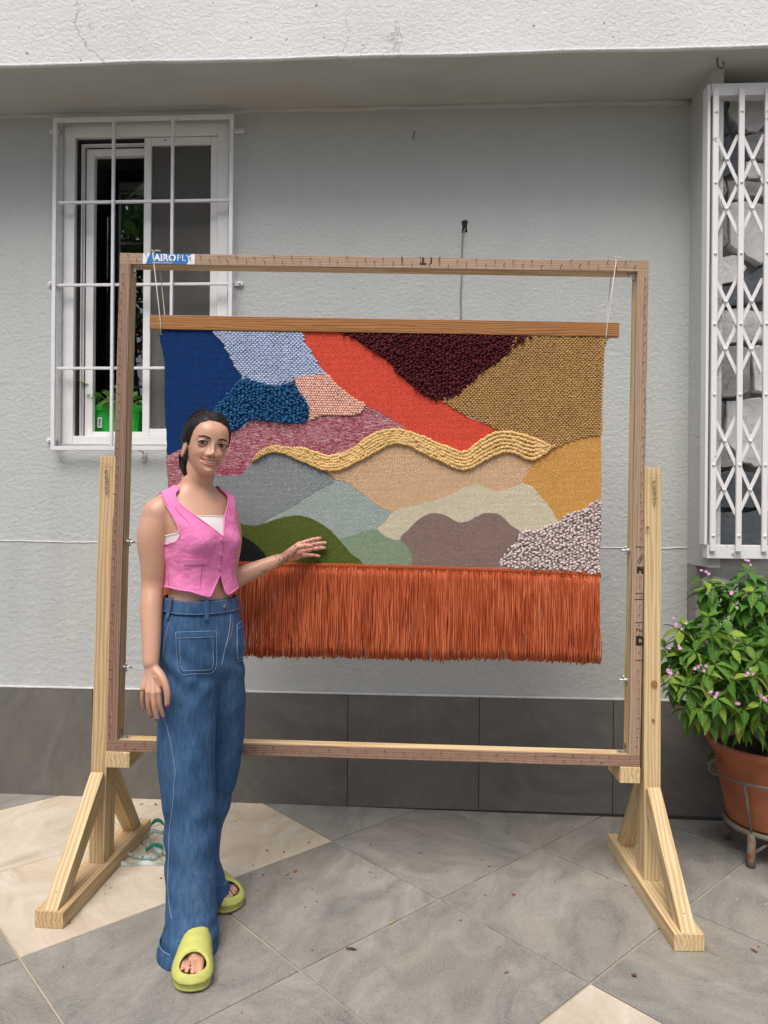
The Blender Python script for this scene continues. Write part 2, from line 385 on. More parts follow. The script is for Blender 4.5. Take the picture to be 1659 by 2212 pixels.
# hole in the plaster with its cable
hp = at(1003, 490, YW)
hl = crom([(-.012, -.03), (.004, -.024), (.014, -.026), (.012, 0), (.015, .026), (-.002, .03), (-.013, .022), (-.009, 0)], 4, True)
V = [(hp[0] + a * 1., YW - .0015, hp[2] + b) for a, b in hl] + [(hp[0] + a * .8, YW - .0018, hp[2] + b * .8) for a, b in hl]
n = len(hl); add('plaster_hole', V, [tuple(range(n, 2 * n))] + [(i, (i + 1) % n, n + (i + 1) % n, n + i) for i in range(n)], plain('dark_hole', (.025, .022, .02), .9), house)
cp = crom([at(1005, 494, YW - .004), at(1000, 508, YW - .012), at(998, 540, YW - .006), at(997, 600, YW - .005), at(995, 640, YW - .006), at(996, 700, YW - .005), at(998, 850, YW - .005), at(1000, 1000, YW - .006)], 8)
V, F = tube(cp, .0032, 6); tag(add('cable', V, F, plain('grey_cable', (.22, .22, .22), .6), None, True), 'thin grey cable running down the wall from a hole in the plaster', 'cable')
# stray hooks on the plaster
for (u, v, Y) in ((893, 298, YW),):
    p = at(u, v, Y); V, F = tube([p + [0, .004, 0], p + [.0, -.02, 0], p + [.006, -.026, .008], p + [.004, -.026, .018]], .003, 6)
    tag(add('wall_hook', V, F, M_STAND, None, True), 'tiny rusty hook on the shaded wall right of the window', 'hook')
p = at(1550, 130, 2.95); p[2] = ZT
V, F = tube(crom([p + [0, 0, .01], p + [0, 0, -.03], p + [.012, -.01, -.05], p + [.022, -.01, -.035], p + [.016, -.01, -.02]], 5), .004, 6)
tag(add('ceiling_hook', V, F, M_STAND, None, True), 'small bent hook hanging from the soffit above the gate', 'hook')

# ------------------------------------------------------------------ window (a part of the house) and what is behind it
win = bpy.data.objects.new('window', None); COL.objects.link(win); win.parent = house; WL[win] = Vector(((WX0 + WX1) / 2, YW, WZ0)); win.location = WL[win] - WL[house]
yf = YW + .012
def wbar(x0, x1, z0, z1, y0, y1, mat=None, name='frame'): return block(name, x0, x1, y0, y1, z0, z1, mat or M_UPVC, win, .003)
def wx(u): return at(u, 600, YW)[0]
def wz(v): return at(300, v, YW)[2]
FW = .052
wbar(WX0, WX0 + FW, WZ0, WZ1, yf, yf + .09); wbar(WX1 - FW, WX1, WZ0, WZ1, yf, yf + .09)
wbar(WX0 + FW, WX1 - FW, WZ1 - FW, WZ1, yf, yf + .09); wbar(WX0 + FW, WX1 - FW, WZ0, WZ0 + FW * .75, yf, yf + .09)
ix0, ix1, iz0, iz1 = WX0 + FW, WX1 - FW, WZ0 + FW * .75, WZ1 - FW
wbar(ix0, ix0 + .046, iz0, iz1, yf + .05, yf + .088, name='jamb_filler'); wbar(ix0 + .046, wx(304), iz1 - .037, iz1, yf + .05, yf + .088, name='jamb_filler')
# running tracks at the left jamb and head
for k in range(3):
    wbar(ix0 + .004 + k * .013, ix0 + .0075 + k * .013, iz0, iz1 - .004 - k * .012, yf + .02 + k * .012, yf + .08, M_RUBBER if k % 2 == 0 else M_UPVC, 'track')
    wbar(ix0 + .01 + k * .013, wx(306), iz1 - .009 - k * .012, iz1 - .004 - k * .012, yf + .02 + k * .012, yf + .08, M_RUBBER if k % 2 == 0 else M_UPVC, 'track')
# right sash in front, left sash behind
xm0, xm1 = wx(305), wx(326)
def sash(x0, x1, z0, z1, y, wl, wr, wt, wb, glass_y, pane_mat):
    wbar(x0, x0 + wl, z0, z1, y, y + .03, name='sash'); wbar(x1 - wr, x1, z0, z1, y, y + .03, name='sash')
    wbar(x0 + wl, x1 - wr, z1 - wt, z1, y, y + .03, name='sash'); wbar(x0 + wl, x1 - wr, z0, z0 + wb, y, y + .03, name='sash')
    block('pane', x0 + wl - .003, x1 - wr + .003, glass_y, glass_y + .004, z0 + wb - .003, z1 - wt + .003, pane_mat, win, 0)
def glass():
    t = NT('window_glass'); t.t.nodes.remove(t.b); tr = t.n('BsdfTransparent'); gl = t.n('BsdfGlossy'); gl.inputs['Roughness'].default_value = .003
    tr.inputs[0].default_value = (.80, .86, .84, 1); fr = t.n('Fresnel'); fr.inputs['IOR'].default_value = 1.9; mx = t.n('MixShader')
    t.l(fr.outputs[0], mx.inputs[0]); t.l(tr.outputs[0], mx.inputs[1]); t.l(gl.outputs[0], mx.inputs[2]); t.l(mx.outputs[0], t.out.inputs[0]); return t.m
def screen():
    t = NT('insect_screen'); t.t.nodes.remove(t.b); tr = t.n('BsdfTransparent'); df = t.n('BsdfDiffuse'); mx = t.n('MixShader'); mx.inputs[0].default_value = .62
    co = t.coords(); f = t.noise(t.coords((1, 1, .2)), 9, 3); c = t.ramp(f, [(.3, (.125, .12, .11)), (.7, (.17, .165, .15))]); t.l(c, df.inputs[0])
    t.l(tr.outputs[0], mx.inputs[1]); t.l(df.outputs[0], mx.inputs[2]); t.l(mx.outputs[0], t.out.inputs[0]); return t.m
M_GLASS = glass()
sash(ix0 + .045, xm1 - .006, iz0 + .004, iz1 - .036, yf + .05, .026, .03, .03, .022, yf + .20, M_GLASS)
sash(xm0, ix1 - .003, iz0 + .002, iz1 - .003, yf + .012, .034, .034, .036, .034, yf + .034, M_GLASS)
block('insect_screen', xm0 + .03, ix1 - .04, yf + .024, yf + .0245, iz0 + .03, iz1 - .035, screen(), win, 0)
for (u, v) in ((290 + 0, 303), (357, 303), (277, 950)):
    q = at(u, v, yf + .011); me = mesh_np('screw_hole', *tube([(0, 0, 0), (0, -.001, 0)], .004, 10)); link('screw_hole', me, M_RUBBER, win, Vector(q) - WL[win])
# room behind
rm = MB(); rm.put(boxv(WX0 - .6, WX1 + .6, YW + .21, YW + 2.6, .6, 3.19), [tuple(reversed(f)) for f in BOXF if f != (0, 1, 5, 4)])
rm.add('room', plain('room_paint', (.30, .32, .30), .8), house)
block('inner_sill', WX0 - .1, WX1 + .1, yf + .1, YW + .5, WZ0 - .02, iz0 + .024, M_UPVC, house)

# green planter on the inner sill
gp = at(247, 936, yf + .138); gp[2] = iz0 + .0245
M_GREEN = plain('green_plastic', (.015, .42, .035), .35, .08, 20)
planter = thing('window_planter', 'bright green ribbed plastic planter on the window sill', 'planter', gp)
def oval_loft(rows, n=72, rib=0.0, sq=3.2):
    V = []
    for z, a, b, rb in rows:
        for k in range(n):
            th = 2 * math.pi * k / n; c, s = math.cos(th), math.sin(th)
            r = 1 + rb * (1 if k % 4 < 2 else 0)
            V.append((a * r * math.copysign(abs(c) ** (2 / sq), c), .62 * b * r * math.copysign(abs(s) ** (2 / sq), s), z))
    F = [(i * n + k, i * n + (k + 1) % n, (i + 1) * n + (k + 1) % n, (i + 1) * n + k) for i in range(len(rows) - 1) for k in range(n)]
    F.append(tuple(range(n))[::-1]); return np.array(V), F
ph = .135
V, F = oval_loft([(0, .118, .06, 0), (.004, .122, .063, 0), (.012, .124, .064, .012), (ph * .78, .137, .07, .012), (ph * .8, .138, .071, 0), (ph * .8, .148, .081, 0), (ph * .86, .153, .085, 0), (ph * .93, .158, .088, 0), (ph, .158, .088, 0), (ph, .148, .08, 0), (ph * .85, .14, .072, 0)])
add('tub', V + gp, F, M_GREEN, planter, False)
V, F = oval_loft([(0, .139, .071, 0), (.001, .138, .07, 0)]); add('soil', V + gp + [0, 0, ph * .86], F + [tuple(range(72, 144))], plain('soil', (.05, .035, .025), .95), planter)
q = gp + [-.062, -.0455, .025]
add('barcode_sticker', boxv(q[0], q[0] + .022, q[1] - .003, q[1] - .002, q[2], q[2] + .05), BOXF, plain('paper', (.75, .75, .72), .6), planter)
for kk in range(9):
    zz = q[2] + .008 + kk * .0042; block('barcode_line', q[0] + .005, q[0] + .017, q[1] - .0042, q[1] - .0033, zz, zz + random.choice((.001, .0018, .0026)), M_RUBBER, planter, 0)

# ------------------------------------------------------------------ leaves (shared by the plants)
def leaf_mesh(name, L=1.0, W=.5, fold=.18, droop=.35, nl=7):
    V = []; F = []
    for i in range(nl + 1):
        t = i / nl; wv = W * .5 * (math.sin(math.pi * min(1, t * 1.02) ** .82) ** .9) * (1 - .25 * t) + .004
        y = L * t; z = -droop * L * t * t + .05 * L * math.sin(t * 3)
        for k, s in enumerate((-1, -.5, 0, .5, 1)):
            V.append((wv * s, y, z + fold * abs(s) * wv * 1.0 + .012 * L * math.sin(t * 30) * abs(s)))
    for i in range(nl):
        for k in range(4): F.append((i * 5 + k, i * 5 + k + 1, (i + 1) * 5 + k + 1, (i + 1) * 5 + k))
    return mesh_np(name, V, F, True)
def leaf_mat(name, cd, cm, cl, rough=.45):
    t = NT(name); oi = t.n('ObjectInfo'); tc = t.n('TexCoord'); sp = t.n('SeparateXYZ'); t.l(tc.outputs['Object'], sp.inputs[0])
    ax = t.math('ABSOLUTE', sp.outputs[0]); v = t.math('SINE', t.math('MULTIPLY', t.math('SUBTRACT', sp.outputs[1], t.math('MULTIPLY', ax, .9)), 50.0))
    col = t.ramp(oi.outputs['Random'], [(0, cd), (.55, cm), (1, cl)])
    nz = t.noise(t.coords(rnd=5.0), 3.0, 3); col = t.mix(t.math('MULTIPLY', nz, .5), col, cm)
    sp_ = t.noise(t.coords(rnd=9.0), 6.0, 4, .7); col = t.mix(t.math('MULTIPLY', t.ramp(sp_, [(.60, (0, 0, 0)), (.70, (1, 1, 1))]), .5), col, (cl[0] * 1.1, cl[1] * .8, cl[2] * .7))
    rib = t.ramp(ax, [(0, (1, 1, 1)), (.02, (0, 0, 0))]); col = t.mix(t.math('MULTIPLY', rib, .22), col, tuple(min(1, x * 1.9) for x in cl))
    m = t.done(col, rough, t.bump(v, .35, .02), spec=.35); b = t.b
    try: b.inputs['Transmission Weight'].default_value = 0; b.inputs['Subsurface Weight'].default_value = 0
    except Exception: pass
    # a little light passes through the blade
    tl = t.n('BsdfTranslucent'); t.l(col, tl.inputs[0]); mx = t.n('MixShader'); mx.inputs[0].default_value = .28
    t.l(b.outputs[0], mx.inputs[1]); t.l(tl.outputs[0], mx.inputs[2]); t.l(mx.outputs[0], t.out.inputs[0]); return m
def put_leaf(me, mat, parent, p, d, size, roll=0.0, name='leaf'):
    d = Vector(d).normalized(); up = Vector((0, 0, 1)); x = d.cross(up)
    x = x.normalized() if x.length > .05 else Vector((1, 0, 0)); z = x.cross(d)
    m = Matrix((x, d, z)).transposed() @ Matrix.Rotation(roll, 3, 'Y'); m = m.to_4x4() @ Matrix.Diagonal((size, size, size, 1))
    m.translation = Vector(p) - (WL[parent] if parent is not None else Vector())
    o = link(name, me, mat, parent); o.matrix_local = m; return o
M_POTHOS = leaf_mat('pothos_leaf', (.10, .24, .04), (.18, .38, .07), (.48, .60, .26), .35)
pm = leaf_mesh('pothos_leaf', 1, .72, .2, .3)
pothos = thing('potted_pothos', 'variegated leafy house plant growing in the green planter', 'plant', gp + [0, 0, ph * .87])
for k in range(26):
    x = random.uniform(-.12, .12); h = random.uniform(.02, .1) * (1.2 if x < 0 else .75); ang = random.uniform(0, 6.28)
    b0 = gp + [x, random.uniform(-.03, .02), ph * .87]; tip = b0 + [math.cos(ang) * .03, math.sin(ang) * .02 - .01, h]
    V, F = tube(crom([b0, (b0 + tip) / 2 + [0, 0, .01], tip], 4), .0022, 5); add('stem', V, F, M_POTHOS, pothos, True)
    put_leaf(pm, M_POTHOS, pothos, tip, (math.cos(ang) * .7, math.sin(ang) * .6 - .35, random.uniform(-.3, .8)), random.uniform(.055, .085), random.uniform(-.6, .6))

# ------------------------------------------------------------------ window grille
YG = YW - .045
grille = thing('window_grille', 'white painted iron bar grille bolted over the window', 'grille', ((WX0 + WX1) / 2, YG, WZ0))
gx0, gx1 = at(118, 500, YG)[0], at(499, 500, YG)[0]; gzt, gzb = at(300, 252, YG)[2], at(300, 973, YG)[2]
def gbar(p0, p1, s=.014, name='bar', d=.014): return beam(name, p0, p1, s, d, M_WHITEPAINT, grille, bev=.002)
gbar((gx0, YG, gzb), (gx0, YG, gzt), .018, 'frame_bar'); gbar((gx1, YG, gzb), (gx1, YG, gzt), .018, 'frame_bar')
gbar((gx0 + .009, YG, gzt - .009), (gx1 - .009, YG, gzt - .009), .018, 'frame_bar'); gbar((gx0 + .009, YG, gzb + .009), (gx1 - .009, YG, gzb + .009), .018, 'frame_bar')
for u in (244.5, 372): x = at(u, 500, YG)[0]; gbar((x, YG - .001, gzb + .018), (x, YG - .001, gzt - .018), .013)
for v in (433, 613, 794): z = at(300, v, YG)[2]; gbar((gx0 + .009, YG + .013, z), (gx1 - .009, YG + .013, z), .012)
def bracket(x, z, sx, sz):
    L = .046; o = MB()
    pts = [(0, -.011), (L * .75, -.011), (L * .95, -.007), (L, 0), (L * .95, .007), (L * .75, .011), (0, .011)]
    P = [(a * sx if sx else b, b if sx else a * sz) for a, b in pts]
    V = [(x + a, YW - .012, z + b) for a, b in P] + [(x + a, YW - .004, z + b) for a, b in P]; n = 7
    br = add('bracket', V, [tuple(range(n)), tuple(range(2 * n - 1, n - 1, -1))] + [(i, n + i, n + (i + 1) % n, (i + 1) % n) for i in range(n)], M_WHITEPAINT, grille)
    bx_, bz_ = (x + sx * L * .62, z) if sx else (x, z + sz * L * .62)
    V, F = tube([(bx_, YW - .011, bz_), (bx_, YW - .019, bz_), (bx_, YW - .021, bz_)], [.0065, .0065, .003], 8); o = add('bolt', V, F, M_WHITEPAINT, None, True, origin=WL[grille]); o.parent = br; o.location = (0, 0, 0)
    V, F = tube([(x, YG, z), (x, YW - .006, z)], .006, 6); add('bracket_leg', V, F, M_WHITEPAINT, grille)
for v in (287, 614, 951): z = at(118, v, YW)[2]; bracket(gx0 - .004, z, -1, 0)
for v in (286, 614): z = at(500, v, YW)[2]; bracket(gx1 + .004, z, 1, 0)
bracket(at(311, 980, YW)[0], gzb - .002, 0, -1)

# ------------------------------------------------------------------ stone wall and sliding gate at the right
YS = 3.12
stone_wall = thing('stone_wall', 'irregular grey and white stone wall behind the folding gate', 'wall', (2.2, YS, 0))
MB().put(boxv(XR + .001, 5, YS + .03, YW + .4, .52, ZT), BOXF).add('mortar', plain('mortar', (.27, .26, .25), .9, .2, 9, .5, bd=.01), stone_wall)
def stone_mat(name, c):
    t = NT(name); co = t.coords(rnd=11.0); f = t.noise(co, 7, 6, .6); col = t.ramp(f, [(.3, tuple(x * .75 for x in c)), (.55, c), (.75, tuple(min(1, x * 1.15) for x in c))])
    h = t.math('ADD', f, t.math('MULTIPLY', t.noise(co, 40, 5), .3)); return t.done(col, .75, t.bump(h, .8, .02))
SM = [stone_mat('pale_stone', (.62, .62, .60)), stone_mat('grey_stone', (.36, .36, .35)), stone_mat('slate_stone', (.12, .135, .15)), stone_mat('white_stone', (.74, .74, .72))]
def stone(poly, mat, d):
    c = np.mean(poly, 0); P = np.concatenate([[a_ + (b_ - a_) * t_ for t_ in (0, .33, .67)] for a_, b_ in zip(poly, np.roll(poly, -1, 0))]); P = P + rng.normal(0, .0028, P.shape); n = len(P); V = []
    for s, y in ((1, .032), (1, -d * .75), (.965, -d)):
        for a in P: q = c + (a - c) * s; V.append((q[0], YS + y + (0 if y > 0 else rng.normal(0, .0015)), q[1]))
    V.append((c[0], YS - d - .001, c[1])); F = [(r * n + k, r * n + (k + 1) % n, (r + 1) * n + (k + 1) % n, (r + 1) * n + k) for r in range(2) for k in range(n)]
    F += [(2 * n + k, 2 * n + (k + 1) % n, 3 * n) for k in range(n)]
    add('stone', V, F, mat, stone_wall, False)
def S(*uv): return [tuple(at(u, v, YS)[[0, 2]]) for u, v in uv]
hand = [  # the stones seen between the bars, traced one by one
    (S((1545, 205), (1560, 205), (1568, 240), (1560, 262), (1572, 290), (1563, 300), (1548, 290)), 2), (S((1572, 203), (1640, 203), (1655, 270), (1632, 292), (1610, 290), (1584, 278), (1566, 250)), 0),
    (S((1546, 300), (1570, 297), (1590, 310), (1600, 340), (1590, 372), (1546, 390)), 2), (S((1600, 300), (1655, 285), (1662, 330), (1650, 350), (1612, 345)), 1), (S((1606, 352), (1652, 355), (1656, 385), (1612, 388)), 3),
    (S((1548, 400), (1562, 396), (1562, 430), (1548, 436)), 1), (S((1568, 395), (1655, 396), (1656, 425), (1610, 428), (1570, 436)), 1), (S((1572, 443), (1610, 436), (1656, 446), (1656, 570), (1640, 572), (1600, 545), (1574, 535)), 3),
    (S((1546, 445), (1565, 445), (1568, 530), (1546, 545)), 1), (S((1546, 560), (1590, 556), (1606, 585), (1590, 610), (1546, 618)), 3), (S((1546, 625), (1592, 615), (1596, 660), (1570, 665), (1546, 660)), 2), (S((1600, 600), (1656, 575), (1660, 650), (1604, 660)), 2),
    (S((1546, 672), (1600, 668), (1660, 675), (1660, 740), (1600, 738), (1546, 745)), 0), (S((1546, 755), (1600, 748), (1616, 760), (1612, 850), (1560, 862), (1546, 855)), 1), (S((1622, 752), (1656, 752), (1658, 850), (1624, 848)), 3),
    (S((1546, 872), (1558, 868), (1558, 905), (1546, 910)), 2), (S((1566, 868), (1640, 860), (1660, 866), (1660, 960), (1640, 1010), (1600, 1000), (1570, 960)), 0), (S((1546, 925), (1558, 920), (1566, 975), (1590, 1005), (1546, 1010)), 1),
    (S((1546, 1022), (1600, 1018), (1660, 1025), (1660, 1085), (1600, 1100), (1546, 1095)), 2), (S((1546, 1105), (1605, 1108), (1660, 1095), (1660, 1180), (1546, 1185)), 2), (S((1523, 1250), (1550, 1246), (1590, 1262), (1594, 1340), (1560, 1365), (1523, 1360)), 3),
    (S((1600, 1262), (1655, 1265), (1660, 1330), (1605, 1340)), 1), (S((1530, 1385), (1590, 1375), (1640, 1385), (1640, 1470), (1530, 1475)), 1)]
for p, m in hand: stone(np.array(p), SM[m], random.uniform(.015, .032))
z = .53
while z < 3.1:                                        # the wall goes on to the right
    h = random.uniform(.14, .26); x = 1.56 + random.uniform(0, .1)
    while x < 4.3:
        ww = random.uniform(.16, .34); j = lambda: random.uniform(-.02, .02)
        stone(np.array([(x + j(), z + j()), (x + ww * .5, z + j()), (x + ww - .025 + j(), z + j()), (x + ww - .02 + j(), z + h * .5), (x + ww - .03 + j(), z + h - .02 + j()), (x + ww * .5, z + h - .02 + j()), (x + j(), z + h - .02 + j()), (x - .005, z + h * .5)]), SM[random.choice((0, 1, 2, 3, 1))], random.uniform(.015, .035)); x += ww
    z += h
YGT = 3.0
g0 = at(1536, 182, YGT); g1 = at(1531, 1206, YGT); GX0 = g0[0]; GZ1, GZ0 = g0[2], g1[2]
gate = thing('folding_gate', 'white painted folding scissor gate with rust along its bottom rail', 'gate', (GX0 + .5, YGT, GZ0))
block('top_rail', GX0, GX0 + 1.6, YGT - .005, YGT + .04, GZ1 - .05, GZ1, M_GATE, gate); block('bottom_rail', GX0 - .004, GX0 + 1.6, YGT - .008, YGT + .045, GZ0, GZ0 + .055, M_GATE_RUST, gate)
block('jamb', GX0 - .014, GX0 - .002, YGT - .004, YGT + .05, GZ0 + .056, GZ1 - .001, M_GATE, gate)
PU = at(1595, 600, YGT)[0] - at(1539.5, 600, YGT)[0]; UX = [at(1540, 600, YGT)[0] + k * PU for k in range(14)]
for x in UX:
    block('upright', x - .011, x + .011, YGT - .022, YGT - .010, GZ0 + .03, GZ1 - .03, M_GATE, gate)
    block('upright', x + .006, x + .011, YGT - .0095, YGT + .014, GZ0 + .04, GZ1 - .04, M_GATE, gate)
def gvz(y): return at(1590, (200 + y * .9485) / 1.8228, YGT)[2]      # heights read along the gate
rivz = [gvz(555), gvz(848), gvz(1139), gvz(1430), gvz(1721), gvz(2013)]
pairs = [((350, 555), (555, 760)), ((945, 1139), (1139, 1340)), ((1520, 1721), (1721, 1925))]
me_r = mesh_np('rivet', *tube([(0, 0, 0), (0, -.004, 0), (0, -.006, 0)], [.007, .0065, .003], 8), True)
for k in range(len(UX) - 1):
    for pa in pairs:
        for (a, b) in pa:
            za, zb = gvz(a), gvz(b)
            beam('lattice_bar', (UX[k] + .006, YGT - .004, za), (UX[k + 1] - .006, YGT - .004, zb), 0.0145, .004, M_GATE, gate, bev=.001)
            beam('lattice_bar', (UX[k] + .006, YGT + .002, zb), (UX[k + 1] - .006, YGT + .002, za), 0.0145, .004, M_GATE, gate, bev=.001)
            if k < 4: link('rivet', me_r, M_GATE, gate, Vector(((UX[k] + UX[k + 1]) / 2, YGT - .005, (za + zb) / 2)) - WL[gate])
for x in UX[:5]:
    for z in rivz + [gvz(262)]: link('rivet', me_r, M_GATE, gate, Vector((x, YGT - .021, z)) - WL[gate])
# ------------------------------------------------------------------ the weaving frame on its two stands
M_PINE = wood('pine', (.40, .26, .12), (.55, .385, .20), (.65, .485, .28))
M_PINE2 = wood('pale_pine', (.46, .32, .15), (.61, .445, .235), (.71, .55, .33))
M_PLY = wood('brown_ply', (.20, .115, .075), (.29, .175, .12), (.36, .23, .165), 1.6)
M_PLY2 = wood('grey_brown_ply', (.27, .175, .11), (.37, .255, .17), (.44, .32, .225), 1.6)
M_TEAK = wood('teak', (.17, .065, .018), (.34, .15, .045), (.43, .21, .07), 1.8, .4)
M_NAIL = plain('rusty_nail', (.16, .09, .06), .5, .3, 60, metal=.3)
M_INK = plain('black_ink', (.015, .013, .012), .6)
M_PENCIL = plain('pencil_marks', (.22, .16, .10), .7)
BL, BR_, TL, TR_ = (np.array(p) for p in ((-1.135, 2.52, .475), (.787, 2.58, .447), (-1.108, 2.545, 2.293), (.792, 2.605, 2.262)))
FX = BR_ - BL; FWD = np.linalg.norm(FX); FX = FX / FWD
FZ = (TL + TR_ - BL - BR_) / 2; FZ = FZ - FX * FZ.dot(FX); FHT = np.linalg.norm(FZ); FZ = FZ / FHT; FY = np.cross(FZ, FX)
def fm(s, d, z): return BL + FX * s + FY * d + FZ * z
def onframe(u, v, d):
    """a pixel of the view onto the plane d behind the frame's face: (s, z) measured along the frame"""
    r = ray(u, v); o = BL + FY * d; t = (o - CAM).dot(FY) / r.dot(FY); p = CAM + r * t - BL; return p.dot(FX), p.dot(FZ)
loom = thing('weaving_frame', 'tall pine and ply weaving frame with nail rows, bolted upright between two footed posts', 'frame', (-.17, 2.55, 0))
RW, RD, PT = .040, .052, .012                         # rail width, depth behind the ply face, ply thickness
def rail(p0, p1, name, pm, wm):
    b = beam(name, fm(p0[0], PT + RD / 2, p0[1]), fm(p1[0], PT + RD / 2, p1[1]), RW - .001, RD, wm, loom, -FY, .0015)
    f = beam('ply_face', fm(p0[0], PT / 2, p0[1]), fm(p1[0], PT / 2, p1[1]), RW, PT - .0006, pm, loom, -FY, .001); return b, f
h = RW / 2
rail((h, RW), (h, FHT - RW), 'side_rail', M_PLY, M_PINE); rail((FWD - h, RW), (FWD - h, FHT - RW), 'side_rail', M_PLY2, M_PINE2)
rail((0, FHT - h), (FWD, FHT - h), 'top_rail', M_PLY2, M_PINE); rail((0, h), (FWD, h), 'bottom_rail', M_PLY, M_PINE2)
# nails in two staggered rows on every rail
nm = mesh_np('nail', *tube([(0, .004, 0), (0, -.009, .0035), (.0005, -.0125, .0045)], [.0012, .0012, .0026], 6))
nails = []
for z in np.arange(.06, FHT - .05, .0335): nails += [(.012 + (.017 if len(nails) % 2 else 0), z), (FWD - .012 - (.017 if len(nails) % 2 else 0), z + .012)]
for s in np.arange(.03, FWD - .03, .0335): nails += [(s, FHT - .012 - (.017 if int(s / .0335) % 2 else 0)), (s + .01, .012 + (.017 if int(s / .0335) % 2 else 0))]
for s, z in nails:
    o = link('nail', nm, M_NAIL, loom, Vector(fm(s + random.uniform(-.003, .003), -.001, z + random.uniform(-.003, .003))) - WL[loom]); o.rotation_euler = (random.uniform(-.25, .25), 0, random.uniform(-.3, .3))
# corner irons
def corner(s, z, ds, dz):
    o = MB()
    for a, b in (((s, z), (s + ds * .03, z)), ((s, z), (s, z + dz * .03))):
        hor = a[1] == b[1]; off = .0012
        c = [(min(a[0], b[0]), max(a[0], b[0])), (z - off, z + off)] if hor else [(s - off, s + off), (min(a[1], b[1]), max(a[1], b[1]))]
        bx_ = boxv(c[0][0], c[0][1], PT + .012, PT + .034, c[1][0], c[1][1]); o.put(np.array([fm(*p) for p in bx_]), BOXF)
    co_ = o.add('corner_iron', M_STEEL, loom)
    for a, b in ((ds * .02, dz * .0015), (ds * .0015, dz * .02)):
        me = mesh_np('screw', *tube([(0, 0, 0), tuple((FZ * dz if a * ds > b * dz else FX * ds) * .002)], .004, 8)); l_ = link('screw', me, M_NAIL, co_, Vector(fm(s + a, PT + .023, z + b)) - WL[loom])
corner(RW + .0015, RW + .0015, 1, 1); corner(FWD - RW - .0015, RW + .0015, -1, 1); corner(RW + .0015, FHT - RW - .0015, 1, -1); corner(FWD - RW - .0015, FHT - RW - .0015, -1, -1)
# plywood maker's sticker near the left end of the top rail
M_STB = plain('sticker_blue', (.03, .17, .47), .35, .04); M_STW = plain('sticker_white', (.78, .79, .80), .35, .04)
def frame_mat4(s, d, z):
    m = Matrix((Vector(FX), Vector(FZ), Vector(-FY))).transposed().to_4x4(); m.translation = Vector(fm(s, d, z)) - WL[loom]; return m
s0, z0 = onframe(309, 547, 0); s1, _ = onframe(421, 549, 0); zc = FHT - RW / 2
st = add('sticker', [fm(*p) for p in boxv(s0, s1, -.0012, -.0003, zc - RW / 2 + .001, zc + RW / 2 - .001)], BOXF, M_STW, loom)
q = [(s0 + .012, zc - .019), (s1 - .028, zc - .019), (s1 - .012, zc + .019), (s0 + .026, zc + .019)]
o = add('sticker_band', [fm(a, -.0016, b) for a, b in q], [(0, 1, 2, 3)], M_STB, loom); o.parent = st
o = link('lettering', text_mesh('AIRO', .034, frame_mat4(s0 + .082, -.002, zc + .003), .0003, .0012, 0, 1.02), M_STW, st)
o = link('lettering', text_mesh('PLY', .032, frame_mat4(s0 + .152, -.002, zc + .003), .0003, 0, 0, 1.05), M_STW, st)
o = link('lettering', text_mesh('Marhaba to Perfection', .0085, frame_mat4(s0 + .075, -.002, zc - .0145), .0003, 0), M_STW, st)
# printed board marks on the top and right rails
def mark(u, v, txt, size, rot=0.0, wgt=.0006):
    s, z = onframe(u, v, 0); m = frame_mat4(s, -.0006, z) @ Matrix.Rotation(rot, 4, 'Z'); link('printed_mark', text_mesh(txt, size, m, .0002, wgt), M_INK, loom)
mark(914, 563, 'T', .034, R(180), .002); mark(931, 563, 'boarc', .010, R(90)); mark(1385, 1232, 'PL', .030, R(0), .002); mark(1383, 1385, 'D', .042, 0, .003); mark(1380, 1362, '7 U', .014)
def strip(pts, wdt=.0012):
    P = [onframe(u, v, 0) for u, v in pts]; m = MB()
    for (a, b), (c, d) in zip(P[:-1], P[1:]):
        n = np.array([-(d - b), c - a]); n = n / (np.linalg.norm(n) + 1e-9) * wdt; m.put([fm(a + n[0], -.0006, b + n[1]), fm(a - n[0], -.0006, b - n[1]), fm(c - n[0], -.0006, d - n[1]), fm(c + n[0], -.0006, d + n[1])], [(0, 1, 2, 3)])
    m.add('printed_mark', M_INK, loom)
for pp in ([(868, 553), (868, 573)], [(950, 555), (950, 574)], [(1372, 1181), (1392, 1182)], [(1372, 1282), (1392, 1282)], [(1371, 1295), (1390, 1294)], [(1372, 1345), (1390, 1345)], [(1372, 1426), (1391, 1426)], [(1388, 1196), (1376, 1215)], [(1391, 1200), (1379, 1219)]): strip(pp)

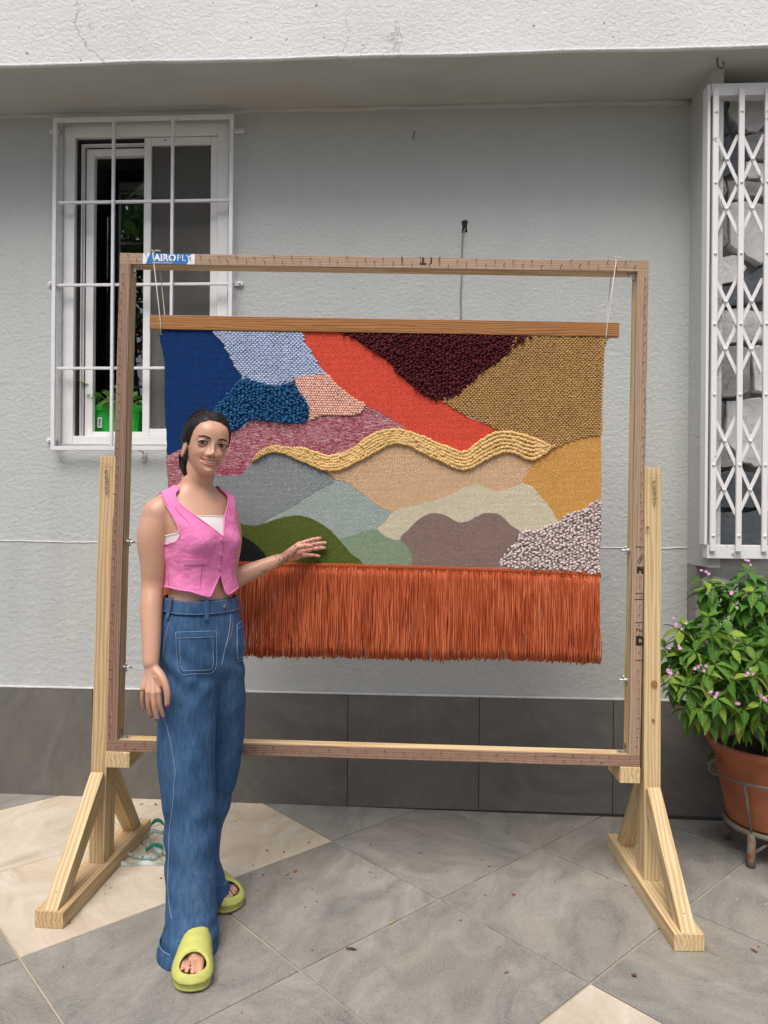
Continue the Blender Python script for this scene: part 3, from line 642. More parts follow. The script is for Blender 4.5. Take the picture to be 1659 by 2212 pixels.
# the two stands
def stand(sgn, xb, xt, yf0, yfoot0, yfoot1, rz, pine, zt):
    zf = gz(xb); FH = .054; pw, pd = .058, .085
    c, s = math.cos(rz), math.sin(rz)
    def loc(dx, y): return xb + c * dx + -s * (y - yf0), yf0 + s * dx + c * (y - yf0)
    a = loc(0, yfoot0); b = loc(0, yfoot1)
    beam('foot', (a[0], a[1], zf + FH / 2 + .001), (b[0], b[1], zf + FH / 2 + .001), .094, FH, pine, loom, (0, 0, 1), .002)
    post = beam('post', (xb, yf0 + pd / 2, zf + FH + .001), (xt, yf0 + pd / 2 + .012, zt), pw, pd, pine, loom, (0, -1, 0), .002)
    yb = yf0 + pd
    for (ya, yb_, fr) in ((yfoot0 + .004, yf0, -1), (yfoot1 - .05, yb, 1)):
        # front or back brace: a prism cut flush with foot and post
        bw, bt, H = .047, .052, .325 if fr < 0 else .33
        z0 = zf + FH + .0015; sl = math.hypot(ya - yb_, H)
        n_ = np.array([yb_ - ya, H]) / sl; perp = np.array([-n_[1], n_[0]]) if fr < 0 else np.array([n_[1], -n_[0]])
        # outer line from (ya, z0) to (yb_, z0+H); inner line offset inwards
        t_h = bt / abs(n_[1]); t_v = bt / abs(n_[0])
        prof = [(ya, z0), (ya - fr * t_h, z0), (yb_ + fr * .0006, z0 + H - t_v), (yb_ + fr * .0006, z0 + H - .004), (yb_ + fr * .012, z0 + H + .010)]
        V = []
        for dx in (-bw / 2, bw / 2):
            for y, z in prof: x_, y_ = loc(dx, y); V.append((x_ + (xt - xb) * (z - zf) / 1.5, y_, z))
        k = 5; F = [tuple(range(k)), tuple(range(2 * k - 1, k - 1, -1))] + [(i, k + i, k + (i + 1) % k, (i + 1) % k) for i in range(k)]
        V = np.array(V); cen = V.mean(0); d = Vector((0, n_[0], n_[1])); zax = d; xax = Vector((1, 0, 0)); yax = zax.cross(xax); m = Matrix((xax, yax, zax)).transposed()
        me = mesh_np('brace', [m.transposed() @ (Vector(p) - Vector(cen)) for p in V], F if fr < 0 else [tuple(reversed(f)) for f in F])
        br = link('brace', me, M_PINE2, loom); mm = m.to_4x4(); mm.translation = Vector(cen) - WL[loom]; br.matrix_local = mm
        bm = bmesh.new(); bm.from_mesh(me); bmesh.ops.recalc_face_normals(bm, faces=bm.faces); bm.to_mesh(me); bm.free()
        if fr < 0:
            for tt in (.12, .86):
                y = ya + (yb_ - ya) * tt; z = z0 + H * tt; x_, y_ = loc(0, y); pn = Vector((0, -n_[1], n_[0]))
                p = Vector((x_ + (xt - xb) * (z - zf) / 1.5, y_, z)); V2, F2 = tube([p - pn * .002, p + pn * .0016], .0075, 12); sw = add('screw_head', V2, F2, M_STEEL, loom)
                V2, F2 = tube([p, p + pn * .0022], .0022, 6); add('screw_slot', V2, F2, M_INK, loom)
    return post
pL = stand(-1, -1.170, -1.143, 2.522, 2.21, 2.905, R(-1.4), M_PINE, 1.546)
pR = stand(1, .829, .826, 2.57, 2.25, 2.94, R(2.2), M_PINE2, 1.515)
# ledger blocks under the frame's ends
beam('ledger_block', fm(.045, -.006, -.029), fm(.045, .135, -.029), .088, .056, M_PINE2, loom, FZ, .002)
beam('ledger_block', fm(FWD - .036, -.006, -.029), fm(FWD - .036, .135, -.029), .072, .056, M_PINE2, loom, FZ, .002)
# hand lettering on the posts
def handletters(u, v0, dv, Y, col):
    strokes = {'F': [[(-.4, -.5), (-.4, .5), (.45, .5)], [(-.4, .05), (.3, .05)]], 'R': [[(-.4, -.5), (-.4, .5), (.3, .45), (.35, .1), (-.35, .0), (.45, -.5)]], 'O': [[(0, .5), (-.42, .1), (-.3, -.4), (.2, -.45), (.42, .1), (.1, .5), (0, .5)]], 'N': [[(-.4, -.5), (-.35, .5), (.35, -.5), (.4, .5)]], 'T': [[(-.45, .5), (.5, .46)], [(.03, .48), (0, -.5)]]}
    m = MB()
    for k, ch in enumerate('FRONT'):
        c = at(u, v0 + k * dv, Y); hgt = .0105 * 1.35
        for stq in strokes[ch]:
            P = [c + [a * hgt * .95, -.0004, b * hgt * .9] for a, b in stq]; m.put(*tube(P, .0011, 5))
    m.add('hand_lettering', col, loom)
handletters(230.5, 1020.5, 11.4, 2.5265, M_INK); handletters(1413.5, 1043, 11.6, 2.5745, M_INK)
for (u, v, Y) in ((230, 1002, 2.5265), (1413, 1025, 2.5745)):
    m = MB()
    for k in range(2):
        P = [at(u - 11 + i * 2.2, v + k * 7 + random.uniform(-2.2, 2.2), Y) for i in range(11)]; m.put(*tube(P, .0005, 4))
    m.add('pencil_note', M_PENCIL, loom)
# knots in the wood of the right post
for (u, v, r_) in ((1414, 1477, .0105), (1412, 1556, .005), (1399, 1140, .006)):
    p = at(u, v, 2.5695); V, F = tube([p + [0, .003, 0], p + [0, -.0012, 0]], r_, 12); add('wood_knot', V, F, plain('wood_knot', (.27, .13, .06), .6), loom)
# wing bolts through the rails
def wing(s, z, sg):
    m = MB(); a = fm(s, .034, z); m.put(*tube([a - FX * sg * .002, a + FX * sg * .032], .0035, 8)); m.put(*tube([a, a + FX * sg * .012], .007, 8)); m.put(*tube([a - FX * .0 , a + FX * sg * .002], .011, 10))
    b = a + FX * sg * .008
    for q in (1, -1): m.put(*tube([b, b + FZ * q * .008 + FX * sg * .002, b + FZ * q * .015 + FX * sg * .006], [.003, .0035, .0045], 6))
    m.add('wing_bolt', M_STEEL, loom, True)
for (u, v, sg) in ((272, 1170, 1), (262, 1441, 1), (1364, 1189, -1), (1364, 1469, -1)):
    s_, z_ = onframe(u, v, .034); wing(RW + .001 if sg > 0 else FWD - RW - .001, z_, sg)

# ------------------------------------------------------------------ the tapestry
D0 = .030                                             # the hanging plane behind the frame's face
tb = fm(FWD / 2, D0, .40)
tapestry = thing('tapestry', 'large handwoven wool tapestry of bright abstract hills with long orange fringe', 'tapestry', tb)
bs0, bz0 = onframe(323, 695, D0 - .012); bs1, bz1 = onframe(1338, 712, D0 - .012)
bar = beam('hanging_bar', fm(bs0, D0, bz0), fm(bs1, D0, bz1), .052, .024, M_TEAK, tapestry, -FY, .002)
for (u0, v0, u1) in ((1205, 712, 1225), (1330 - 27, 716, 1330 - 10)):
    pass
def wool(name, c, p=.0088, q=.0044, var=.16, bump=1.0, streak=None, lo=.55):
    t = NT(name); tc = t.n('TexCoord'); sp = t.n('SeparateXYZ'); t.l(tc.outputs['Object'], sp.inputs[0])
    nz = t.noise(t.coords((1, 1, 1)), 60, 2); x = t.math('ADD', sp.outputs[0], t.math('MULTIPLY', nz, .006)); z = t.math('ADD', sp.outputs[2], t.math('MULTIPLY', t.noise(t.coords((.5, 1, 1.5)), 30, 2), .004))
    row = t.math('FLOOR', t.math('DIVIDE', z, q)); xs = t.math('ADD', t.math('DIVIDE', x, p), t.math('MULTIPLY', row, .5))
    hx = t.math('ABSOLUTE', t.math('SINE', t.math('MULTIPLY', xs, math.pi))); hz = t.math('ABSOLUTE', t.math('SINE', t.math('MULTIPLY', t.math('DIVIDE', z, q), math.pi)))
    hh = t.math('MULTIPLY', t.math('POWER', hx, .8), t.math('ADD', .45, t.math('MULTIPLY', hz, .55)))
    cb = t.n('CombineXYZ'); t.l(t.math('FLOOR', xs), cb.inputs[0]); t.l(row, cb.inputs[1]); wn = t.n('TexWhiteNoise', noise_dimensions='2D'); t.l(cb.outputs[0], wn.inputs['Vector'])
    f = t.noise(t.coords((1, 1, 5)), 9, 5, .7); g = t.noise(t.coords((1, 1, 6)), 45, 4, .7)
    f = t.math('ADD', t.math('MULTIPLY', f, .5), t.math('MULTIPLY', g, .5))
    col = t.ramp(f, [(.3, tuple(v_ * (1 - var) for v_ in c)), (.7, tuple(min(1, v_ * (1 + var)) for v_ in c))])
    if streak:
        a = t.noise(t.coords((1, 1, 7)), 40, 3, .8); b = t.noise(t.coords((1, 1, 5)), 100, 2, .6)
        aa = t.math('ADD', t.math('MULTIPLY', a, .55), t.math('MULTIPLY', b, .45))
        big = t.noise(t.coords((1, 1, 3)), 4, 2); aa = t.math('ADD', aa, t.math('MULTIPLY', t.math('SUBTRACT', big, .5), .16))
        col = t.ramp(aa, [(.40, streak[0]), (.47, streak[1]), (.53, streak[2]), (.60, streak[3])])
    col = t.mix(t.math('MULTIPLY', wn.outputs['Value'], .20), col, tuple(v_ * .45 for v_ in c)); col = t.mix(t.math('MULTIPLY', t.math('GREATER_THAN', wn.outputs['Value'], .86), .25), col, tuple(min(1, v_ * 1.7 + .02) for v_ in c))
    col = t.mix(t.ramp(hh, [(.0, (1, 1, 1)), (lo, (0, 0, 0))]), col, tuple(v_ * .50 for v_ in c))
    fz = t.noise(t.coords(), 500, 2)
    return t.done(col, .92, t.bump(t.math('ADD', hh, t.math('MULTIPLY', fz, .3)), bump, .0022), spec=.15, **{'Sheen Weight': .03, 'Sheen Roughness': .5})
def yarn(name, c, var=.22):
    t = NT(name); co = t.coords(); f = t.noise(co, 70, 3, .7); g = t.noise(co, 9, 3)
    col = t.ramp(t.math('ADD', t.math('MULTIPLY', f, .6), t.math('MULTIPLY', g, .4)), [(.32, tuple(v_ * (1 - var) for v_ in c)), (.68, tuple(min(1, v_ * (1 + var)) for v_ in c))])
    return t.done(col, .9, t.bump(t.noise(co, 420, 3), .5, .0012), spec=.15, **{'Sheen Weight': .04, 'Sheen Roughness': .5})
LC = lambda *P: [(329.2 + x * .3638, 658.3 + y * .3638) for x, y in P]
RC = lambda *P: [(822.9 + x * .3638, 658.3 + y * .3638) for x, y in P]
gold_up = LC((598, 922), (618, 893), (650, 865), (720, 838), (800, 850), (900, 850), (960, 870), (1060, 892), (1150, 870), (1220, 830), (1300, 770), (1400, 740), (1480, 740), (1530, 755)) + RC((260, 785), (340, 820), (420, 850), (475, 870), (520, 860), (570, 815), (640, 770), (700, 750), (780, 752), (850, 765), (920, 795), (980, 825), (1025, 838))
gold_dn = LC((602, 930), (640, 905), (690, 880), (740, 875), (800, 890), (900, 935), (1000, 980), (1060, 990), (1120, 980), (1200, 945), (1290, 900), (1357, 860)) + RC((50, 835), (100, 830), (180, 845), (280, 900), (380, 945), (440, 975), (490, 985), (540, 975), (600, 940), (680, 900), (740, 880), (800, 890), (850, 920), (900, 930), (935, 912), (980, 880), (1025, 842))
REG = {
 'navy_panel': ([(352, 706)] + LC((385, 140), (400, 185), (430, 240), (470, 320), (500, 380), (530, 418), (515, 450), (480, 490), (430, 550), (380, 640), (330, 760), (250, 820), (150, 862)) + [(362, 981), (360, 950), (356, 870), (355, 780)], 0),
 'melange_panel': ([(360, 976)] + LC((150, 855), (300, 780), (450, 750), (520, 735), (600, 680), (720, 690), (850, 695), (930, 680), (1000, 655), (1100, 648), (1215, 645), (1262, 596), (1350, 632), (1420, 678), (1480, 722), (1540, 757), (1480, 760), (1400, 760), (1300, 790), (1200, 850), (1060, 910), (900, 870), (720, 858), (640, 900), (600, 930), (560, 990), (500, 1030), (370, 1030), (300, 1080), (200, 1110)) + [(361, 1075), (363, 1050)], -1),
 'coral_panel': (LC((830, 140), (1200, 140), (1240, 210), (1320, 265), (1420, 335), (1490, 415), (1580, 495), (1660, 545)) + RC((370, 560), (480, 645), (600, 698), (705, 752), (640, 785), (570, 830), (520, 872), (475, 880), (420, 862), (340, 832), (260, 797), (165, 748), (100, 702), (0, 640)) + LC((1350, 632), (1265, 598), (1220, 572), (1150, 522), (1080, 462), (1022, 412), (990, 364), (945, 290), (890, 220)), 0),
 'grey_panel': (LC((600, 920), (640, 895), (690, 870), (740, 868), (800, 880), (900, 930), (1000, 975), (1080, 1038), (1000, 1092), (900, 1152), (800, 1212), (700, 1262), (650, 1302), (600, 1315), (560, 1315), (480, 1300), (300, 1312), (150, 1312), (95, 1310), (92, 1260), (91, 1210), (91, 1150), (95, 1105), (150, 1085), (250, 1060), (370, 1015), (500, 1017), (560, 982)), 0),
 'seafoam_panel': (LC((1073, 1033), (1150, 1045), (1205, 1080), (1265, 1125), (1335, 1180), (1440, 1235), (1405, 1275), (1355, 1315), (1345, 1345), (1270, 1350), (1180, 1380), (1110, 1402), (1060, 1352), (980, 1302), (900, 1268), (820, 1265), (740, 1285), (640, 1310), (700, 1262), (800, 1212), (900, 1152), (1000, 1092)), -1),
 'olive_panel': (LC((96, 1292), (150, 1290), (300, 1290), (460, 1290), (580, 1310), (650, 1303), (740, 1273), (820, 1253), (900, 1256), (980, 1288), (1060, 1343), (1120, 1408), (1170, 1468), (1218, 1550), (660, 1550), (660, 1490), (610, 1440), (560, 1400), (480, 1360), (300, 1342), (150, 1340), (96, 1336), (92, 1315)), 1),
 'black_panel': (LC((95, 1328), (140, 1328), (380, 1340), (510, 1362), (560, 1388), (620, 1428), (680, 1498), (705, 1550), (400, 1552), (150, 1552), (97, 1550), (92, 1500), (92, 1440), (92, 1380)), 1.6),
 'sage_panel': (LC((1112, 1396), (1180, 1374), (1270, 1344), (1342, 1338), (1400, 1373), (1475, 1388), (1525, 1440), (1565, 1500), (1590, 1556), (1210, 1550), (1172, 1472)), 0),
 'tan_panel': (LC((1070, 1032), (1000, 975), (1060, 975), (1120, 965), (1200, 930), (1290, 885), (1357, 850)) + RC((50, 825), (100, 820), (180, 838), (280, 890), (380, 935), (440, 960), (490, 970), (540, 960), (600, 930), (680, 890), (740, 870), (800, 880), (850, 910), (912, 930), (882, 990), (848, 1058), (780, 1090), (720, 1110), (680, 1110), (620, 1090), (560, 1073), (500, 1090), (430, 1125), (330, 1165), (200, 1200), (78, 1232)) + LC((1330, 1185), (1260, 1130), (1200, 1085), (1150, 1050)), 0),
 'marigold_panel': (RC((1302, 745), (1250, 770), (1150, 790), (1060, 830), (1020, 838), (975, 875), (908, 930), (878, 990), (845, 1052), (900, 1078), (950, 1140), (1000, 1200), (1045, 1270), (1060, 1300), (1120, 1255), (1200, 1230), (1240, 1210), (1303, 1205)), .6),
 'cream_panel': (RC((-19, 1335), (25, 1290), (78, 1226), (200, 1194), (330, 1159), (430, 1119), (500, 1084), (560, 1067), (620, 1084), (680, 1104), (720, 1104), (780, 1084), (845, 1056), (892, 1066), (952, 1138), (1002, 1198), (1070, 1290), (1000, 1325), (900, 1355), (815, 1365), (770, 1318), (720, 1268), (670, 1248), (610, 1248), (560, 1273), (510, 1298), (450, 1298), (400, 1268), (340, 1248), (280, 1253), (220, 1288), (170, 1338), (122, 1390), (80, 1396), (30, 1374)), .4),
 'mauve_panel': (RC((113, 1387), (170, 1328), (220, 1278), (280, 1243), (340, 1238), (400, 1258), (450, 1288), (510, 1288), (560, 1263), (610, 1238), (670, 1238), (720, 1258), (770, 1308), (830, 1352), (815, 1400), (770, 1455), (730, 1505), (700, 1560), (222, 1560), (188, 1490), (150, 1422)), 1),
 'light_blue_panel': (LC((382, 140), (840, 140), (900, 220), (950, 290), (990, 360), (1027, 410), (950, 420), (830, 442), (760, 478), (720, 484), (640, 464), (560, 440), (526, 416), (498, 380), (468, 320), (428, 240)), 1),
 'blue_loop_panel': (LC((524, 440), (580, 447), (640, 464), (720, 484), (780, 472), (838, 452), (850, 480), (880, 530), (915, 570), (930, 640), (918, 690), (850, 706), (720, 698), (600, 683), (550, 708), (510, 738), (455, 753), (380, 720), (365, 625), (430, 550), (480, 490)), 1),
 'peach_panel': (LC((832, 440), (1025, 410), (1080, 460), (1150, 520), (1220, 570), (1265, 600), (1215, 650), (1100, 655), (1000, 660), (930, 690), (932, 640), (915, 570), (880, 530), (850, 480)), 1),
 'burgundy_loop_panel': (LC((1188, 150), (1215, 212), (1300, 268), (1400, 338), (1470, 418), (1560, 498), (1640, 550)) + RC((370, 566), (450, 541), (520, 481), (600, 406), (690, 346), (770, 266), (842, 160)), 1),
 'brown_panel': (RC((838, 160), (1322, 160), (1326, 250), (1312, 450), (1306, 600), (1306, 762), (1250, 782), (1150, 802), (1060, 842), (1030, 845), (980, 828), (920, 798), (850, 768), (780, 755), (700, 748), (600, 693), (480, 643), (368, 566), (450, 538), (520, 478), (600, 403), (690, 343), (770, 263)), 1),
 'white_loop_panel': (RC((1302, 1184), (1240, 1190), (1200, 1215), (1120, 1240), (1060, 1285), (1000, 1310), (900, 1340), (822, 1350), (800, 1400), (760, 1450), (720, 1500), (695, 1535), (760, 1560), (900, 1570), (1050, 1575), (1200, 1585), (1292, 1592)), 1),
}
WC = {'navy_panel': (.004, .036, .150), 'coral_panel': (.74, .085, .050), 'grey_panel': (.27, .295, .30), 'seafoam_panel': (.36, .43, .39), 'olive_panel': (.10, .13, .022), 'black_panel': (.010, .014, .012), 'sage_panel': (.25, .34, .22), 'tan_panel': (.68, .44, .255), 'marigold_panel': (.66, .34, .09), 'cream_panel': (.66, .59, .42), 'mauve_panel': (.26, .18, .15), 'light_blue_panel': (.40, .47, .62), 'blue_loop_panel': (.020, .10, .23), 'peach_panel': (.74, .44, .34), 'burgundy_loop_panel': (.085, .012, .018), 'brown_panel': (.42, .25, .095), 'white_loop_panel': (.56, .47, .44)}
CHUNK = {'light_blue_panel': ('weave', .0145, .0072), 'peach_panel': ('weave', .0092, .0086), 'brown_panel': ('weave', .0125, .0068), 'blue_loop_panel': ('loop', .0135, .0105), 'burgundy_loop_panel': ('loop', .0135, .0105), 'white_loop_panel': ('loop', .0125, .0105)}
ICO = None
def bead_base(nu=7, nv=4):
    V = [(0, 0, 1)]; F = []
    for i in range(1, nv):
        for k in range(nu): a = math.pi * i / nv; b = 2 * math.pi * k / nu; V.append((math.sin(a) * math.cos(b), math.sin(a) * math.sin(b), math.cos(a)))
    V.append((0, 0, -1))
    for k in range(nu): F.append((0, 1 + k, 1 + (k + 1) % nu))
    for i in range(nv - 2):
        for k in range(nu):
            a, b, c, d = 1 + i * nu + k, 1 + i * nu + (k + 1) % nu, 1 + (i + 1) * nu + (k + 1) % nu, 1 + (i + 1) * nu + k; F += [(a, d, c), (a, c, b)]
    l = len(V) - 1
    for k in range(nu): F.append((l, 1 + (nv - 2) * nu + (k + 1) % nu, 1 + (nv - 2) * nu + k))
    return np.array(V, float), np.array(F)
BV, BF = bead_base()
def beads(C, half, ang, tilt=None):
    """ellipsoids: C (n,3) in frame coordinates s,d,z; half (n,3) along, depth, across; ang in the plane"""
    C = np.asarray(C); n = len(C); half = np.broadcast_to(half, (n, 3)); ang = np.broadcast_to(ang, (n,))
    L = BV[None] * half[:, None, [0, 1, 2]]                       # local x along, y depth, z across
    if tilt is not None:
        ct, st_ = np.cos(tilt)[:, None], np.sin(tilt)[:, None]; lx = L[..., 0] * ct - L[..., 1] * st_; ly = L[..., 0] * st_ + L[..., 1] * ct; L = np.stack([lx, ly, L[..., 2]], -1)
    c, s = np.cos(ang)[:, None], np.sin(ang)[:, None]
    P = np.stack([L[..., 0] * c - L[..., 2] * s, L[..., 1], L[..., 0] * s + L[..., 2] * c], -1) + C[:, None]
    P = P.reshape(-1, 3); Wd = BL + P[:, :1] * FX + P[:, 1:2] * FY + P[:, 2:] * FZ
    F = (BF[None] + (np.arange(n) * len(BV))[:, None, None]).reshape(-1, 3); return Wd, F
DF = D0 - .004                                        # face of the flat weave
for name, (poly, lev) in REG.items():
    P = np.array([onframe(u, v, DF) for u, v in poly]); Pc = crom(P, 4, True)
    Pc = Pc + rng.normal(0, .0006, Pc.shape); n = len(Pc); d = DF - lev * .0011
    V = [fm(a, d, b) for a, b in Pc] + [fm(a, d + .0065, b) for a, b in Pc]
    F = [tuple(range(n)), tuple(range(2 * n - 1, n - 1, -1))] + [(i, n + i, n + (i + 1) % n, (i + 1) % n) for i in range(n)]
    ar = sum(Pc[i, 0] * Pc[(i + 1) % n, 1] - Pc[(i + 1) % n, 0] * Pc[i, 1] for i in range(n))
    if ar < 0: F = [tuple(reversed(f)) for f in F]
    if name == 'melange_panel': mt = wool(name, (.40, .13, .16), streak=((.26, .025, .055), (.36, .065, .10), (.55, .25, .27), (.72, .56, .54)))
    elif name in CHUNK: mt = yarn(name + '_base', tuple(v_ * .75 for v_ in WC[name]))
    else: mt = wool(name, WC[name], var=.05 if name == 'navy_panel' else .14)
    pan = add(name, V, F, mt, tapestry)
    if name in CHUNK:
        kind, p, q = CHUNK[name]; mn, mx = Pc.min(0), Pc.max(0)
        xs = np.arange(mn[0], mx[0], p); zs = np.arange(mn[1], mx[1], q); X, Z = np.meshgrid(xs, zs)
        odd = (np.arange(len(zs)) % 2)[:, None] * p / 2
        if kind == 'weave': X = X + odd + rng.normal(0, .0006, X.shape); Z = Z + rng.normal(0, .0004, Z.shape)
        else: X = X + rng.normal(0, .0022, X.shape); Z = Z + rng.normal(0, .0018, Z.shape) + (np.arange(len(xs)) % 2)[None] * q / 2
        x, z = X.ravel(), Z.ravel(); k = inpoly(x, z, Pc) & (z < np.interp(x, [bs0, bs1], [bz0, bz1]) - .030); x, z = x[k], z[k]; n = len(x)
        if kind == 'weave':
            hl = np.c_[rng.normal(p * .52, .0004, n), np.full(n, .0042 if p > .01 else .004), np.full(n, q * .60)]
            W_, F_ = beads(np.c_[x, np.full(n, d - .0012) + rng.normal(0, .0005, n), z], hl, rng.normal(0, .10, n))
        else:
            hl = np.c_[rng.normal(.0078, .0012, n), rng.normal(.0066, .0008, n), rng.normal(.0048, .0005, n)]
            ang = np.where(rng.random(n) < .55, rng.normal(.15, .35, n), rng.normal(1.45, .3, n))
            W_, F_ = beads(np.c_[x, d - rng.uniform(.001, .009, n), z], hl, ang, rng.normal(0, .35, n))
        so = add('stitches', W_, F_, yarn(name + '_yarn', WC[name]), pan if False else tapestry, True, kind='stuff')
# raised gold braid band: rows of slanted stitches that follow the curve
gu, gd = np.array([onframe(u, v, DF) for u, v in gold_up]), np.array([onframe(u, v, DF) for u, v in gold_dn])
def resample(P, n):
    P = crom(P, 6); L = np.r_[0, np.cumsum(np.linalg.norm(np.diff(P, axis=0), axis=1))]; t = np.linspace(0, L[-1], n); return np.c_[np.interp(t, L, P[:, 0]), np.interp(t, L, P[:, 1])]
NB = 125; U_, D_ = resample(gu, NB), resample(gd, NB)
V = [fm(a, DF - .005, b) for a, b in U_] + [fm(a, DF - .005, b) for a, b in D_] + [fm(a, DF, b) for a, b in U_] + [fm(a, DF, b) for a, b in D_]
F = [(i, NB + i, NB + i + 1, i + 1) for i in range(NB - 1)] + [(i, i + 1, 2 * NB + i + 1, 2 * NB + i) for i in range(NB - 1)] + [(NB + i, 3 * NB + i, 3 * NB + i + 1, NB + i + 1) for i in range(NB - 1)]
add('gold_braid_band', V, F, yarn('gold_base', (.30, .15, .035)), tapestry)
C, A, Hh = [], [], []
NR = 6
for r_ in range(NR):
    t = (r_ + .5) / NR; L = U_ * (1 - t) + D_ * t; wv = np.linalg.norm(U_ - D_, axis=1)
    T = np.gradient(L, axis=0); an = np.arctan2(T[:, 1], T[:, 0])
    for i in range(NB):
        if wv[i] < .012 and r_ % 3 != 1: continue
        C.append((L[i, 0], DF - .0068 + rng.normal(0, .0010), L[i, 1] + rng.normal(0, .0011))); A.append(an[i] + (.6 if r_ % 2 else -.6) + rng.normal(0, .12)); Hh.append((.0088, .0052 + rng.normal(0, .0005), min(.0062, max(.0020, wv[i] / NR * .80)) * rng.uniform(.8, 1.2)))
W_, F_ = beads(C, np.array(Hh), np.array(A)); add('braid_stitches', W_, F_, yarn('gold_yarn', (.66, .44, .18), .22), tapestry, True, kind='stuff')
# selvedge bumps on both sides of the cloth
for pts, col in ((((1304, 728), (1302, 780), (1299, 860), (1297, 936)), 'brown_panel'),):
    P = resample(np.array([onframe(u, v, DF) for u, v in pts]), 34); W_, F_ = beads(np.c_[P[:, 0], np.full(34, DF - .001), P[:, 1]], (.006, .005, .0046), 0.0); add('selvedge', W_, F_, yarn('brown_selvedge', WC[col]), tapestry, True, kind='stuff')
# heading of tiny warp ends under the bar
# fringe: a row of knots, then the hanging strands
k0, k1 = np.array(onframe(352, 1216, DF)), np.array(onframe(1294, 1241, DF)); mid = np.array(onframe(823, 1224, DF))
def fringe_mat():
    t = NT('orange_fringe'); f = t.noise(t.coords((1, 1, .015)), 260, 2, .6); g = t.noise(t.coords((1, 1, .5)), 14, 3); h = t.noise(t.coords((1, 1, 1)), 300, 3, .7)
    col = t.ramp(t.math('ADD', t.math('MULTIPLY', f, .6), t.math('ADD', t.math('MULTIPLY', g, .2), t.math('MULTIPLY', h, .2))), [(.37, (.23, .036, .014)), (.50, (.45, .093, .032)), (.61, (.61, .195, .09))])
    return t.done(col, .9, t.bump(h, .6, .001), spec=.12)
NK = 168; M_FR = fringe_mat(); tt = np.linspace(0, 1, NK)
kp = np.outer((1 - tt) * (1 - 2 * tt), k0) + np.outer(4 * tt * (1 - tt), mid) + np.outer(tt * (2 * tt - 1), k1)
W_, F_ = beads([(-.0012, -.001, 0), (.0028, -.0022, 0), (0, .0, -.0105)], np.array([(.0034, .006, .0098), (.0026, .0062, .0098), (.0046, .006, .0042)]), np.array([.05, .12, .1]))
W_ = W_ - BL; kme = mesh_np('fringe_knot', W_, F_, True)
for i, (a, b) in enumerate(kp): o = link('fringe_knot', kme, M_FR, tapestry, Vector(fm(a, DF - .004, b)) - WL[tapestry]); o.rotation_euler = (0, random.uniform(-.12, .12), 0)
NS = 1500; sV, sF = [], []; off = 0; nseg, nsd = 10, 6
zb = np.interp(np.linspace(0, 1, 9), np.linspace(0, 1, 9), [onframe(352, 1405, DF)[1], onframe(470, 1412, DF)[1], onframe(600, 1418, DF)[1], onframe(720, 1417, DF)[1], onframe(840, 1422, DF)[1], onframe(960, 1424, DF)[1], onframe(1080, 1422, DF)[1], onframe(1190, 1427, DF)[1], onframe(1300, 1432, DF)[1]])
for k in range(NS):
    t = (k + rng.random()) / NS; ki = t * (NK - 1); a = np.interp(ki, np.arange(NK), kp[:, 0]); zt_ = np.interp(ki, np.arange(NK), kp[:, 1]) - .003
    layer = k % 4; zend = np.interp(t, np.linspace(0, 1, 9), zb) + rng.normal(0, .0045) + (.012 if rng.random() < .06 else 0)
    cl = .006 * math.sin(t * 90 + 2 * math.sin(t * 31)); ph1 = rng.uniform(0, 6.28); amp = abs(rng.normal(0, .0030)) + .0008
    u = np.linspace(0, 1, nseg); z = zt_ + (zend - zt_) * u
    s = a + cl * u + amp * np.sin(u * rng.uniform(4, 11) + ph1) * u ** .7 + (rng.normal(0, .004) * u ** 6) + .006 * t * u
    dd = DF - .006 + layer * .0055 + rng.normal(0, .0012) + .0012 * np.sin(u * 7 + ph1) - .004 * np.sin(u * 3.1)
    P = np.array([fm(*q) for q in zip(s, dd, z)]); V, F = tube(P, np.r_[np.full(nseg - 1, .0021) * rng.uniform(.85, 1.15), .0024], nsd, True); sV.append(V); sF += [tuple(i + off for i in f) for f in F]; off += len(V)
add('fringe_strands', np.concatenate(sV), sF, M_FR, tapestry, True, kind='stuff')
# strings from the top rail
M_STRING = plain('white_string', (.62, .58, .50), .8)
def string(u0, v0, u1, v1, sb, lab):
    a = np.array(onframe(u0, v0, -.006)); b = np.array(onframe(u1, v1, D0 - .016)); zt_ = FHT
    top = [fm(a[0], -.006, a[1] - .002), fm(a[0], .0, zt_ + .003), fm(a[0] + .004, .066, zt_ + .003), fm(a[0] + .004, .068, zt_ - RW - .004)]
    bb = fm(b[0], D0 - .015, b[1] + .006), fm(b[0], D0 - .012, b[1] - .029), fm(b[0] + .006, D0 + .014, b[1] - .029), fm(b[0] + .006, D0 + .015, b[1] + .03)
    P = [bb[0]] + top[:1]; m = MB(); loop = [bb[1], bb[0], top[0], top[1], top[2], top[3], bb[3], bb[2], bb[1]]
    m.put(*tube(loop, .0019, 6)); kn = top[1] + FZ * .002
    m.put(*tube([kn, kn + FX * .012 + FZ * .006, kn + FX * .026 + FZ * .003], .0022, 6)); m.put(*tube([kn, kn - FX * .006 + FZ * .008], .0018, 5))
    V, F = m.out(); tag(add('hanging_string', V, F, M_STRING, None, True), lab, 'string')
string(330, 545, 347, 704, 0, 'white string tying the bar to the frame beside the blue sticker')
string(1331, 562, 1310, 722, 0, 'white string tying the bar to the frame at the end away from the sticker')
